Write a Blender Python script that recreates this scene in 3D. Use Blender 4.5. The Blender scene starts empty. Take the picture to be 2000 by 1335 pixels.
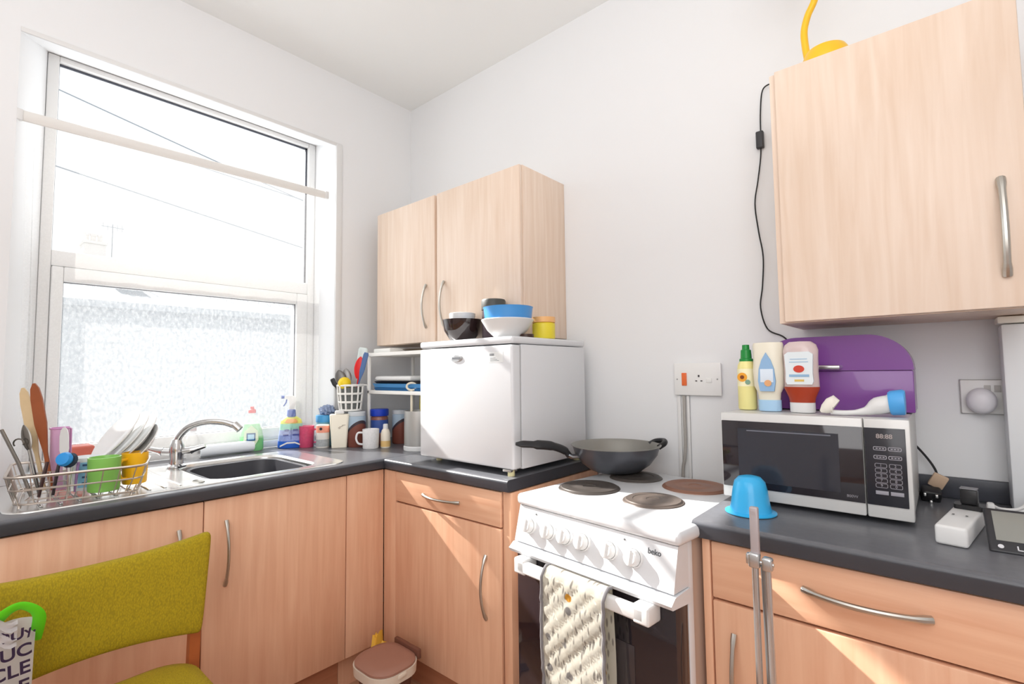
import bpy, bmesh, math, random
from mathutils import Vector, Matrix
random.seed(7)
PI = math.pi
COL = bpy.context.scene.collection

# ------------------------------------------------------------ materials
def lin(c):
    if isinstance(c, str):
        c = [int(c[i:i+2], 16)/255 for i in (0, 2, 4)]
    return [(x/12.92 if x <= .04045 else ((x+.055)/1.055)**2.4) for x in c] + [1]
MC = {}
def mat(name, c, rough=.5, metal=0, spec=.5, trans=0, alpha=1, coat=0, emis=0, var=0, vs=30, bump=0, bs=200, ior=1.45):
    if name in MC: return MC[name]
    m = bpy.data.materials.new(name); m.use_nodes = True
    nt = m.node_tree; b = nt.nodes['Principled BSDF']
    b.inputs['Base Color'].default_value = lin(c)
    b.inputs['Roughness'].default_value = rough; b.inputs['Metallic'].default_value = metal
    b.inputs['Specular IOR Level'].default_value = spec
    b.inputs['Transmission Weight'].default_value = trans; b.inputs['Alpha'].default_value = alpha
    b.inputs['Coat Weight'].default_value = coat; b.inputs['IOR'].default_value = ior
    if emis:
        b.inputs['Emission Color'].default_value = lin(c); b.inputs['Emission Strength'].default_value = emis
    tc = nt.nodes.new('ShaderNodeTexCoord')
    if var:
        n = nt.nodes.new('ShaderNodeTexNoise'); n.inputs['Scale'].default_value = vs; n.inputs['Detail'].default_value = 4
        nt.links.new(tc.outputs['Object'], n.inputs['Vector'])
        mx = nt.nodes.new('ShaderNodeMix'); mx.data_type = 'RGBA'
        k = lin(c)
        mx.inputs[6].default_value = [v*(1-var) for v in k[:3]]+[1]
        mx.inputs[7].default_value = [min(1, v*(1+var)) for v in k[:3]]+[1]
        nt.links.new(n.outputs['Fac'], mx.inputs[0]); nt.links.new(mx.outputs[2], b.inputs['Base Color'])
    if bump:
        n = nt.nodes.new('ShaderNodeTexNoise'); n.inputs['Scale'].default_value = bs; n.inputs['Detail'].default_value = 3
        nt.links.new(tc.outputs['Object'], n.inputs['Vector'])
        bp = nt.nodes.new('ShaderNodeBump'); bp.inputs['Strength'].default_value = bump; bp.inputs['Distance'].default_value = .002
        nt.links.new(n.outputs['Fac'], bp.inputs['Height']); nt.links.new(bp.outputs[0], b.inputs['Normal'])
    MC[name] = m
    return m
def wood(name, c1, c2, scale, rough=.42):
    m = bpy.data.materials.new(name); m.use_nodes = True
    nt = m.node_tree; b = nt.nodes['Principled BSDF']; b.inputs['Roughness'].default_value = rough
    tc = nt.nodes.new('ShaderNodeTexCoord'); mp = nt.nodes.new('ShaderNodeMapping'); mp.inputs['Scale'].default_value = scale
    nt.links.new(tc.outputs['Object'], mp.inputs['Vector'])
    n = nt.nodes.new('ShaderNodeTexNoise'); n.inputs['Scale'].default_value = 3; n.inputs['Detail'].default_value = 6; n.inputs['Distortion'].default_value = .5
    nt.links.new(mp.outputs[0], n.inputs['Vector'])
    n2 = nt.nodes.new('ShaderNodeTexNoise'); n2.inputs['Scale'].default_value = 1.3; n2.inputs['Detail'].default_value = 1
    nt.links.new(tc.outputs['Object'], n2.inputs['Vector'])
    ad = nt.nodes.new('ShaderNodeMath'); ad.operation = 'ADD'; nt.links.new(n.outputs['Fac'], ad.inputs[0])
    ml = nt.nodes.new('ShaderNodeMath'); ml.operation = 'MULTIPLY'; ml.inputs[1].default_value = .5
    nt.links.new(n2.outputs['Fac'], ml.inputs[0]); nt.links.new(ml.outputs[0], ad.inputs[1])
    r = nt.nodes.new('ShaderNodeValToRGB'); r.color_ramp.elements[0].position = .5; r.color_ramp.elements[1].position = .98
    r.color_ramp.elements[0].color = lin(c1); r.color_ramp.elements[1].color = lin(c2)
    nt.links.new(ad.outputs[0], r.inputs[0]); nt.links.new(r.outputs[0], b.inputs['Base Color'])
    return m
WOODV = wood('beech_laminate_vertical', 'D9A585', 'E8BC9C', (14, 14, .9))
WOODH = wood('beech_laminate_horizontal', 'D9A585', 'E8BC9C', (.9, .9, 16))
WOODU = wood('beech_laminate_lit', 'DFC6B0', 'ECD9C8', (14, 14, .9))  # same beech on the wall cabinets, their brighter light put into the colour
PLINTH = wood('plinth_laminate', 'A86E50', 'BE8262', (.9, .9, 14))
WALL = mat('painted_plaster', 'E8E9EA', .9, spec=.2, var=.015, vs=2)
CEIL = mat('ceiling_paint', 'F0F2F1', .95, spec=.1)
UPVC = mat('white_upvc', 'DEDEDD', .4)
WHITE = mat('white_enamel', 'D6D8DB', .25, coat=.3)
WHITEP = mat('white_plastic', 'DDDDDC', .4)
CHROME = mat('chrome', 'D0D0D0', .16, 1)
STEEL = mat('brushed_steel', 'D2D2D0', .3, 1)
SATIN = mat('satin_nickel', 'BEBBB4', .33, 1)
BLACK = mat('black_plastic', '222224', .4)
GLASSB = mat('black_glass', '241F24', .08, coat=.5)
BOWLB = mat('charcoal_plastic', '3C3C42', .45)
SEAM = mat('dark_gap', '4A3528', .9)
def counter_mat():
    m = mat('slate_worktop', '66676C', .28, var=.18, vs=60, bump=.05, bs=400)
    nt = m.node_tree; bs = nt.nodes['Principled BSDF']; src = bs.inputs['Base Color'].links[0].from_socket
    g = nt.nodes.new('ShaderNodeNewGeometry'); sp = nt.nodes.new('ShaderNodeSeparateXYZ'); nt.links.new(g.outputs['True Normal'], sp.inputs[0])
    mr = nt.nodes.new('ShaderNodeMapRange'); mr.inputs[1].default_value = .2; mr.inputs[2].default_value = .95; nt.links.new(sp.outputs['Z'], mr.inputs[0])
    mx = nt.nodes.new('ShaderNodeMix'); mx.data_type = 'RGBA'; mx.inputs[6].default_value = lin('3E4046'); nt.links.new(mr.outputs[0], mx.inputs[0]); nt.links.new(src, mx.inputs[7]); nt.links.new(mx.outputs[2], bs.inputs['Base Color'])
    return m
SLATE = counter_mat()
SLATED = mat('slate_edge', '3C3E46', .38, var=.15, vs=60)

# ------------------------------------------------------------ object helpers
WORLD = {}
def link(o):
    COL.objects.link(o); return o
def tag(o, label=None, cat=None, group=None, kind=None):
    if label: o['label'] = label
    if cat: o['category'] = cat
    if group: o['group'] = group
    if kind: o['kind'] = kind
    return o
def thing(name, label, cat, loc=(0, 0, 0), rz=0, group=None, world=True, rot=None):
    """Empty at the thing's base; with world=True the part meshes are authored in room coordinates."""
    o = bpy.data.objects.new(name, None); link(o); o.empty_display_size = .05
    o.location = loc; o.rotation_euler = rot if rot else (0, 0, rz)
    WORLD[o.name] = Vector(loc) if world else None
    return tag(o, label, cat, group)
def root_of(o):
    while o.parent: o = o.parent
    return o
def obj(name, bm, m, parent=None, ang=35, label=None, kind=None):
    if parent is not None:
        w = WORLD.get(root_of(parent).name)
        if w is not None and w.length > 0: bmesh.ops.translate(bm, vec=-w, verts=bm.verts)
    bmesh.ops.recalc_face_normals(bm, faces=bm.faces)
    me = bpy.data.meshes.new(name); bm.to_mesh(me); bm.free()
    for p in me.polygons: p.use_smooth = True
    if ang < 180: me.set_sharp_from_angle(angle=math.radians(ang))
    ms = m if isinstance(m, (list, tuple)) else [m]
    for x in ms: me.materials.append(x)
    o = bpy.data.objects.new(name, me); link(o)
    if parent is not None: o.parent = parent
    if label: o['label'] = label
    if kind: o['kind'] = kind
    return o
def solo(name, bm, m, label, cat, base=None, group=None, ang=35):
    """a thing that is one mesh, authored in room coordinates; origin moved to its base"""
    if base is None:
        xs = [v.co for v in bm.verts]
        base = Vector((sum(v.x for v in xs)/len(xs), sum(v.y for v in xs)/len(xs), min(v.z for v in xs)))
    base = Vector(base); bmesh.ops.translate(bm, vec=-base, verts=bm.verts)
    o = obj(name, bm, m, None, ang); o.location = base
    return tag(o, label, cat, group)
def NB(): return bmesh.new()
def box(bm, x0, x1, y0, y1, z0, z1, bev=0, seg=2, M=None, mi=0):
    r = bmesh.ops.create_cube(bm, size=1)
    vs = r['verts']
    sx, sy, sz = abs(x1-x0), abs(y1-y0), abs(z1-z0)
    bmesh.ops.scale(bm, vec=(sx, sy, sz), verts=vs)
    bmesh.ops.translate(bm, vec=((x0+x1)/2, (y0+y1)/2, (z0+z1)/2), verts=vs)
    fs = set(f for v in vs for f in v.link_faces)
    if bev:
        es = list(set(e for v in vs for e in v.link_edges))
        q = bmesh.ops.bevel(bm, geom=es, offset=min(bev, sx*.49, sy*.49, sz*.49), segments=seg, profile=.5, affect='EDGES')
        vs = list(set(q['verts']) | set(v for f in q['faces'] for v in f.verts))
        # gather connected verts
        seen = set(vs); st = list(vs)
        while st:
            v = st.pop()
            for e in v.link_edges:
                w = e.other_vert(v)
                if w not in seen: seen.add(w); st.append(w)
        vs = list(seen)
    if M is not None: bmesh.ops.transform(bm, matrix=M, verts=vs)
    if mi:
        for f in set(f for v in vs for f in v.link_faces): f.material_index = mi
    return vs
def ring(bm, c, u, v, r, seg, r2=None):
    r2 = r if r2 is None else r2
    return [bm.verts.new(c + u*(r*math.cos(2*PI*i/seg)) + v*(r2*math.sin(2*PI*i/seg))) for i in range(seg)]
def bridge(bm, a, b, mi=0):
    n = len(a)
    for i in range(n):
        f = bm.faces.new((a[i], a[(i+1) % n], b[(i+1) % n], b[i])); f.material_index = mi
def tube(bm, pts, r, seg=8, caps=True, closed=False, flat=1.0, up=None, mi=0):
    pts = [Vector(p) for p in pts]; n = len(pts)
    rs = r if isinstance(r, (list, tuple)) else [r]*n
    rings = []; pu = Vector(up) if up else None
    for i, p in enumerate(pts):
        if closed: t = (pts[(i+1) % n]-pts[(i-1) % n])
        else: t = pts[min(i+1, n-1)]-pts[max(i-1, 0)]
        t.normalize()
        if pu is None:
            pu = Vector((0, 0, 1)) if abs(t.z) < .9 else Vector((1, 0, 0))
        u = (pu - t*pu.dot(t))
        if u.length < 1e-5: u = t.orthogonal()
        u.normalize(); v = t.cross(u); pu = u
        rings.append(ring(bm, p, u, v, rs[i], seg, rs[i]*flat))
    for i in range(n-1): bridge(bm, rings[i], rings[i+1], mi)
    if closed: bridge(bm, rings[-1], rings[0], mi)
    elif caps:
        f = bm.faces.new(rings[0][::-1]); f.material_index = mi
        f = bm.faces.new(rings[-1]); f.material_index = mi
def spline(pts, n=8):
    pts = [Vector(p) for p in pts]; out = []
    P = [pts[0]*2-pts[1]]+pts+[pts[-1]*2-pts[-2]]
    for i in range(1, len(P)-2):
        for k in range(n):
            t = k/n
            a, b, c, d = P[i-1], P[i], P[i+1], P[i+2]
            out.append(.5*((2*b)+(c-a)*t+(2*a-5*b+4*c-d)*t*t+(3*b-a-3*c+d)*t**3))
    out.append(pts[-1]); return out
def lathe(bm, prof, c=(0, 0, 0), seg=32, M=None, mi=0, sx=1, sy=1):
    c = Vector(c); rings = []; nv = []
    for (r, z) in prof:
        if r < 1e-6:
            v = bm.verts.new(Vector((0, 0, z))); rings.append([v]); nv.append(v)
        else:
            g = [bm.verts.new(Vector((r*sx*math.cos(2*PI*i/seg), r*sy*math.sin(2*PI*i/seg), z))) for i in range(seg)]
            rings.append(g); nv += g
    for a, b in zip(rings, rings[1:]):
        if len(a) == 1 and len(b) == 1: continue
        if len(a) == 1:
            for i in range(seg): bm.faces.new((a[0], b[i], b[(i+1) % seg])).material_index = mi
        elif len(b) == 1:
            for i in range(seg): bm.faces.new((a[i], a[(i+1) % seg], b[0])).material_index = mi
        else: bridge(bm, a, b, mi)
    T = Matrix.Translation(c)
    bmesh.ops.transform(bm, matrix=T @ M if M is not None else T, verts=nv)
    return nv
def prism(bm, poly, ax, a0, a1, mi=0, M=None):
    def P(u, v, w):
        return {'x': (w, u, v), 'y': (u, w, v), 'z': (u, v, w)}[ax]
    A = [bm.verts.new(P(u, v, a0)) for u, v in poly]; B = [bm.verts.new(P(u, v, a1)) for u, v in poly]
    bm.faces.new(A).material_index = mi; bm.faces.new(B[::-1]).material_index = mi
    bridge(bm, A, B, mi)
    if M is not None: bmesh.ops.transform(bm, matrix=M, verts=A+B)
    return A+B
def rrect(x0, x1, y0, y1, r, n=6):
    out = []
    for cx, cy, a in ((x1-r, y1-r, 0), (x0+r, y1-r, 90), (x0+r, y0+r, 180), (x1-r, y0+r, 270)):
        for k in range(n+1):
            t = math.radians(a+90*k/n); out.append((cx+r*math.cos(t), cy+r*math.sin(t)))
    return out
def cyl(bm, p0, p1, r, seg=16, r1=None, mi=0):
    tube(bm, [p0, p1], [r, r if r1 is None else r1], seg, mi=mi)
def quadsheet(bm, fn, nu, nv, mi=0, thick=0, nrm=None):
    g = [[bm.verts.new(fn(i/nu, j/nv)) for j in range(nv+1)] for i in range(nu+1)]
    for i in range(nu):
        for j in range(nv):
            bm.faces.new((g[i][j], g[i+1][j], g[i+1][j+1], g[i][j+1])).material_index = mi
    return g
def RT(rx=0, ry=0, rz=0, loc=(0, 0, 0)):
    return Matrix.Translation(Vector(loc)) @ Matrix.Rotation(rz, 4, 'Z') @ Matrix.Rotation(ry, 4, 'Y') @ Matrix.Rotation(rx, 4, 'X')
def text_bm(s, size, M, depth=.0003, bold=False):
    cu = bpy.data.curves.new('lettering', 'FONT'); cu.body = s; cu.size = size; cu.extrude = depth
    cu.align_x = 'CENTER'; cu.align_y = 'CENTER'
    if bold: cu.offset = size*.02
    o = bpy.data.objects.new('lettering', cu); link(o)
    dg = bpy.context.evaluated_depsgraph_get(); dg.update()
    me = bpy.data.meshes.new_from_object(o.evaluated_get(dg))
    bm = NB(); bm.from_mesh(me); bpy.data.objects.remove(o); bpy.data.meshes.remove(me); bpy.data.curves.remove(cu)
    bmesh.ops.transform(bm, matrix=M, verts=bm.verts)
    return bm
def FACE(ax, loc, rz=0, roll=0):
    """text plane facing -y ('y') or +x ('x')"""
    if ax == 'y': return Matrix.Translation(Vector(loc)) @ Matrix.Rotation(rz, 4, 'Z') @ Matrix.Rotation(PI/2, 4, 'X') @ Matrix.Rotation(roll, 4, 'Z')
    return Matrix.Translation(Vector(loc)) @ Matrix.Rotation(PI/2+rz, 4, 'Z') @ Matrix.Rotation(PI/2, 4, 'X') @ Matrix.Rotation(roll, 4, 'Z')
def struct(name, bm, m, parent=None):
    o = obj(name, bm, m, parent)
    if parent is None: o['kind'] = 'structure'
    return o
def copy_tree(o, parent=None):
    c = o.copy(); COL.objects.link(c)
    if parent is not None: c.parent = parent
    for ch in list(o.children): copy_tree(ch, c)
    return c

# ------------------------------------------------------------ room
H = 2.879; XR = 3.7; YF = -3.5
b = NB(); box(b, -.3, XR+.1, YF-.1, .1, -.1, 0)
struct('floor', b, wood('floor_boards', 'A87A5C', 'C49A7C', (1.2, 14, 14), .5))
b = NB(); box(b, -.3, XR+.1, YF-.1, .1, H, H+.1); struct('ceiling', b, CEIL)
b = NB(); box(b, -.3, XR+.1, 0, .1, 0, H); struct('wall_back', b, WALL)
b = NB(); box(b, XR, XR+.1, YF, 0, 0, H); struct('wall_right', b, WALL)
b = NB(); box(b, -.3, XR+.1, YF-.1, YF, 0, H); struct('wall_front', b, WALL)
# window wall with a splayed recess
WY0, WY1, WZ0, WZ1 = -1.712, -.500, .86, 2.487    # opening in the room face
IY0, IY1, IZ0, IZ1 = -1.622, -.508, .86, 2.548    # opening at the frame
b = NB()
def wallring(x, y0, y1, z0, z1, yo0, yo1, zo0, zo1):
    o = [b.verts.new((x, y, z)) for y, z in ((yo0, zo0), (yo1, zo0), (yo1, zo1), (yo0, zo1))]
    i = [b.verts.new((x, y, z)) for y, z in ((y0, z0), (y1, z0), (y1, z1), (y0, z1))]
    bridge(b, o, i); return o, i
o1, i1 = wallring(0, WY0, WY1, WZ0, WZ1, YF, 0, 0, H)
o2, i2 = wallring(-.27, IY0, IY1, IZ0, IZ1, YF, 0, 0, H)
i3 = [b.verts.new((-.2, y, z)) for y, z in ((IY0, IZ0), (IY1, IZ0), (IY1, IZ1), (IY0, IZ1))]
bridge(b, i1, i3); bridge(b, i3, i2); bridge(b, o1, o2)
struct('wall_left', b, WALL)
# thin beading round the recess
b = NB()
box(b, 0, .010, -.500, -.466, .91, 2.50, .003); box(b, 0, .006, -1.712, -.466, 2.487, 2.505, .002)
struct('trim_1', b, UPVC)

# window
win = NB(); FX0, FX1 = -.262, -.2
y0, y1, z0, z1 = IY0+.002, IY1-.002, .902, IZ1-.002
UG = (-1.585, -.548, 1.762, 2.524); LG = (-1.547, -.608, .995, 1.64)
for (a0, a1, c0, c1) in ((y0, UG[0], z0, z1), (UG[1], y1, z0, z1), (UG[0], UG[1], UG[3], z1), (UG[0], UG[1], 1.70, UG[2])):
    box(win, FX0, FX1, a0, a1, c0, c1, .004)
window = struct('window_1', win, UPVC)
b = NB()
for (a0, a1, c0, c1) in ((UG[0]+.002, LG[0], .935, 1.698), (LG[1], UG[1]-.002, .935, 1.698), (LG[0], LG[1], LG[3], 1.698), (LG[0], LG[1], .935, LG[2])):
    box(b, FX0-.004, FX1+.008, a0, a1, c0, c1, .005)
struct('sash', b, UPVC, window)
GK = mat('window_gasket', '4A4E58', .6)
b = NB()
def gasket(G, x, t):
    a0, a1, c0, c1 = G
    box(b, x-.003, x+.003, a0, a1, c1-t, c1); box(b, x-.003, x+.003, a0, a1, c0, c0+.002)
    box(b, x-.003, x+.003, a0, a0+.003, c0, c1); box(b, x-.003, x+.003, a1-t, a1, c0, c1)
gasket(UG, -.225, .009); gasket(LG, -.215, .003)
struct('gasket', b, GK, window)
def pane_mat(name, frost):
    m = bpy.data.materials.new(name); m.use_nodes = True; nt = m.node_tree; nt.nodes.clear()
    out = nt.nodes.new('ShaderNodeOutputMaterial'); tr = nt.nodes.new('ShaderNodeBsdfTransparent'); gl = nt.nodes.new('ShaderNodeBsdfGlossy')
    gl.inputs['Roughness'].default_value = .03
    mx = nt.nodes.new('ShaderNodeMixShader'); mx.inputs[0].default_value = .02
    nt.links.new(tr.outputs[0], mx.inputs[1]); nt.links.new(gl.outputs[0], mx.inputs[2])
    last = mx
    if frost:
        tl = nt.nodes.new('ShaderNodeBsdfTranslucent'); tl.inputs['Color'].default_value = (.28, .29, .30, 1)
        df = nt.nodes.new('ShaderNodeBsdfDiffuse'); df.inputs['Color'].default_value = (.7, .71, .73, 1)
        a = nt.nodes.new('ShaderNodeMixShader'); a.inputs[0].default_value = .35
        nt.links.new(tl.outputs[0], a.inputs[1]); nt.links.new(df.outputs[0], a.inputs[2])
        tc = nt.nodes.new('ShaderNodeTexCoord'); mp = nt.nodes.new('ShaderNodeMapping'); mp.inputs['Scale'].default_value = (1, 1, .6)
        n = nt.nodes.new('ShaderNodeTexNoise'); n.inputs['Scale'].default_value = 85; n.inputs['Detail'].default_value = 4
        nt.links.new(tc.outputs['Object'], mp.inputs[0]); nt.links.new(mp.outputs[0], n.inputs['Vector'])
        mr = nt.nodes.new('ShaderNodeMapRange'); mr.inputs[1].default_value = .35; mr.inputs[2].default_value = .65
        mr.inputs[3].default_value = max(0, frost-.18); mr.inputs[4].default_value = min(1, frost+.18)
        nt.links.new(n.outputs['Fac'], mr.inputs[0])
        m2 = nt.nodes.new('ShaderNodeMixShader'); nt.links.new(mr.outputs[0], m2.inputs[0])
        nt.links.new(mx.outputs[0], m2.inputs[1]); nt.links.new(a.outputs[0], m2.inputs[2]); last = m2
    nt.links.new(last.outputs[0], out.inputs[0]); return m
b = NB(); b.faces.new([b.verts.new((-.234, y, z)) for y, z in ((UG[0]-.003, UG[2]-.003), (UG[1]+.003, UG[2]-.003), (UG[1]+.003, UG[3]+.003), (UG[0]-.003, UG[3]+.003))]); struct('clear_pane', b, pane_mat('clear_glass', 0), window)
b = NB(); b.faces.new([b.verts.new((-.224, y, z)) for y, z in ((LG[0]-.003, LG[2]-.003), (LG[1]+.003, LG[2]-.003), (LG[1]+.003, LG[3]+.003), (LG[0]-.003, LG[3]+.003))]); struct('frosted_pane', b, pane_mat('obscured_glass', .34), window)
b = NB(); box(b, -.2, -.163, IY0+.003, IY1-.003, .9, .935, .004); struct('trim_2', b, UPVC)
# net curtain on its rail
nc = thing('net_curtain', 'sheer white net curtain hanging from a flat rail across the window', 'curtain', (-.01, -1.13, .96))
b = NB(); tube(b, [(-.012, -1.705, 2.190), (-.012, -1.1, 2.199), (-.012, -.545, 2.207)], .020, 12, flat=.45, up=(0, 0, 1)); obj('curtain_rail', b, mat('net_heading', 'E2E0DC', .8), nc)
for y, z in ((-1.705, 2.19), (-.545, 2.207)):
    b = NB(); box(b, -.024, 0, y-.010, y+.010, z-.02, z+.02, .004); obj('rail_bracket', b, WHITEP, nc)
def net_mat():
    m = bpy.data.materials.new('sheer_net'); m.use_nodes = True; nt = m.node_tree; nt.nodes.clear()
    out = nt.nodes.new('ShaderNodeOutputMaterial'); tr = nt.nodes.new('ShaderNodeBsdfTransparent')
    tl = nt.nodes.new('ShaderNodeBsdfTranslucent'); tl.inputs['Color'].default_value = (.72, .72, .71, 1)
    df = nt.nodes.new('ShaderNodeBsdfDiffuse'); df.inputs['Color'].default_value = (.85, .85, .84, 1)
    a = nt.nodes.new('ShaderNodeMixShader'); a.inputs[0].default_value = .6
    nt.links.new(tl.outputs[0], a.inputs[1]); nt.links.new(df.outputs[0], a.inputs[2])
    tc = nt.nodes.new('ShaderNodeTexCoord'); v = nt.nodes.new('ShaderNodeTexVoronoi'); v.inputs['Scale'].default_value = 160
    nt.links.new(tc.outputs['Object'], v.inputs['Vector'])
    mr = nt.nodes.new('ShaderNodeMapRange'); mr.inputs[1].default_value = 0; mr.inputs[2].default_value = .7
    mr.inputs[3].default_value = .13; mr.inputs[4].default_value = .19
    nt.links.new(v.outputs['Distance'], mr.inputs[0])
    mx = nt.nodes.new('ShaderNodeMixShader'); nt.links.new(mr.outputs[0], mx.inputs[0])
    nt.links.new(tr.outputs[0], mx.inputs[1]); nt.links.new(a.outputs[0], mx.inputs[2]); nt.links.new(mx.outputs[0], out.inputs[0])
    return m
b = NB()
quadsheet(b, lambda u, v: Vector((-.02+.004*math.sin(u*60)-.003*math.cos(u*23), -1.685+1.11*u+(.02*(1-v) if u < .02 else 0), .97+1.215*v)), 160, 2)
obj('net', b, net_mat(), nc, 180)

# outside, seen faintly through the glass: overhead cables, a chimney, an aerial
FAINT = mat('overhead_cable', '9AA0A6', .8)
def cable(p, q, lab):
    P, Q = Vector(p), Vector(q); c = NB()
    tube(c, [P.lerp(Q, t)+Vector((0, 0, -1.2*t*(1-t)*.15)) for t in [i/10 for i in range(11)]], .013, 6)
    solo('overhead_cable', c, FAINT, lab, 'cable', base=(P+Q)/2)
cable((-10, -6, 7.8), (-10, 9, 4.9), 'uppermost faint overhead cable outside the top pane')
cable((-10.2, -6, 6.6), (-10.2, 9, 5.6), 'middle faint overhead cable outside, crossing behind the curtain rail')
cable((-10, -6, 6.05), (-10, 9, 3.9), 'lowest faint overhead cable outside, above the chimney')
ch = thing('chimney_stack', 'hazy pale chimney stack with pots outside the upper pane', 'chimney', (-11.5, .29, 3.4))
CHM = mat('pale_brick', 'D8D4D0', .9, var=.05, vs=4)
b = NB(); box(b, -11.75, -11.25, .10, .48, 3.4, 4.12, .02); box(b, -11.78, -11.22, .07, .51, 4.12, 4.18, .02); obj('stack', b, CHM, ch)
for y in (.17, .29, .41):
    b = NB(); lathe(b, [(.055, 4.18), (.045, 4.32), (.058, 4.33), (.058, 4.38), (.04, 4.38), (.03, 4.2)], (-11.5, y, 0), 14); obj('chimney_pot', b, CHM, ch)
ae = NB(); cyl(ae, (-11.5, .62, 3.6), (-11.5, .62, 4.66), .012, 6); cyl(ae, (-11.5, .42, 4.60), (-11.5, .82, 4.60), .009, 6)
for i in range(5): cyl(ae, (-11.5, .45+i*.085, 4.52), (-11.5, .45+i*.085, 4.68), .005, 6)
solo('television_aerial', ae, FAINT, 'thin television aerial on a mast beside the chimney outside', 'aerial', base=(-11.5, .62, 3.6))
hs = NB(); prism(hs, [(-9, -3), (-9, 2.55), (-8.8, 2.50), (-8.8, 2.62), (-12, 3.82), (-15, 2.6), (-15, -3)], 'y', -14, 14)
solo('terrace_roof', hs, mat('pale_render', 'BCC2C6', .9), 'pale roofline of the houses opposite, blurred by the frosted pane', 'building', base=(-9, 0, -3))

# ------------------------------------------------------------ worktops
def worktop_run_profile(front, back, zt=.9, t=.04, r=.012):
    pts = [(back, zt-t), (front-r*.4, zt-t)]
    for k in range(7):
        a = -PI/2*0 + PI/2*k/6
        pts.append((front-r+r*math.cos(a), zt-r+r*math.sin(a)))
    pts.append((back, zt)); return pts
b = NB()
pts = worktop_run_profile(.59, .505)
prism(b, [(x, z) for x, z in pts], 'y', -2.75, 0, M=None)
box(b, 0, .505, -2.75, -1.235, .86, .9); box(b, 0, .505, -.825, 0, .86, .9); box(b, 0, .058, -1.235, -.825, .86, .9)
wa = solo('sink_worktop', b, SLATE, 'long dark grey worktop holding the sink beneath the window', 'worktop', base=(.3, -1.4, .86))
b = NB()
prism(b, [(-p[0], p[1]) for p in worktop_run_profile(.6, .0)], 'x', .5925, 1.291)
wb = solo('corner_worktop', b, SLATE, 'short dark grey worktop under the small white fridge', 'worktop', base=(.94, -.3, .86))
b = NB()
prism(b, [(-p[0], p[1]) for p in worktop_run_profile(.653, .0)], 'x', 1.934, 3.15)
wc = solo('right_worktop', b, SLATE, 'dark grey worktop carrying the microwave at the right', 'worktop', base=(2.5, -.3, .86))
b = NB(); box(b, 1.934, 3.15, -.018, 0, .9, .958, .004)
solo('worktop_upstand', b, SLATED, 'low dark upstand strip along the wall behind the microwave', 'upstand')

b = NB(); box(b, -.163, -.0005, IY0+.02, IY1-.01, .861, .9); struct('trim_3', b, SLATE)
# ------------------------------------------------------------ cabinets
def bow(bm, a, c, out, bulge=.028, r=.0045, flat=1.0, n=16):
    a, c, out = Vector(a), Vector(c), Vector(out)
    pts = [a.lerp(c, t)+out*(bulge*math.sin(PI*t)**.75+.002) for t in [i/n for i in range(n+1)]]
    side = (c-a).cross(out)
    tube(bm, pts, [r*(1.5 if i in (0, 1, n, n-1) else 1.15) for i in range(n+1)], 10, up=tuple(side), flat=flat)
def base_a(y0, y1, handle_y, lab):
    t = thing('base_cabinet', lab, 'cabinet', (.28, (y0+y1)/2, 0))
    b = NB(); box(b, .004, .553, y0+.001, y1-.001, .14, .70); 
    obj('carcass', b, WOODV, t)
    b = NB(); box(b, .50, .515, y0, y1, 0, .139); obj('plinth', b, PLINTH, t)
    b = NB(); box(b, .553, .572, y0+.0015, y1-.0015, .14, .853, .003); d = obj('door', b, WOODV, t)
    b = NB(); bow(b, (.572, handle_y, .567), (.572, handle_y, .778), (1, 0, 0)); obj('handle', b, SATIN, d)
    return t
base_a(-1.275, -.762, -1.208, 'beech base cabinet under the sink, nearest the corner')
base_a(-1.84, -1.275, -1.345, 'beech base cabinet under the draining rack, behind the chair back')
base_a(-2.36, -1.84, -2.30, 'beech base cabinet farthest left along the window run')
b = NB(); box(b, .556, .572, -.760, -.586, .14, .853, .002); box(b, .50, .515, -.76, -.602, 0, .139)
solo('blanking_board', b, WOODV, 'plain beech filler panel in the inner corner beside the sink cabinet', 'panel')
cb = thing('drawer_cabinet', 'beech base cabinet with drawer and door below the small fridge', 'cabinet', (.95, -.3, 0))
b = NB(); box(b, .5735, .654, -.585, -.570, .14, .853, .002); box(b, .60, 1.245, -.565, -.02, .14, .855); obj('carcass', b, WOODV, cb)
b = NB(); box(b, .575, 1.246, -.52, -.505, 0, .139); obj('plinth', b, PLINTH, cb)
b = NB(); box(b, .655, 1.247, -.585, -.566, .733, .853, .003); dr = obj('drawer', b, WOODH, cb)
b = NB(); bow(b, (.835, -.585, .785), (1.045, -.585, .785), (0, -1, 0)); obj('handle', b, SATIN, dr)
b = NB(); box(b, .655, 1.247, -.585, -.566, .14, .727, .003); do = obj('door', b, WOODV, cb)
b = NB(); bow(b, (1.178, -.585, .412), (1.178, -.585, .628), (0, -1, 0)); obj('handle', b, SATIN, do)
b = NB(); box(b, 1.253, 1.289, -.578, -.02, 0, .855, .002)
solo('end_panel', b, WOODV, 'narrow beech end panel between the drawer cabinet and the cooker', 'panel')
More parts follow.
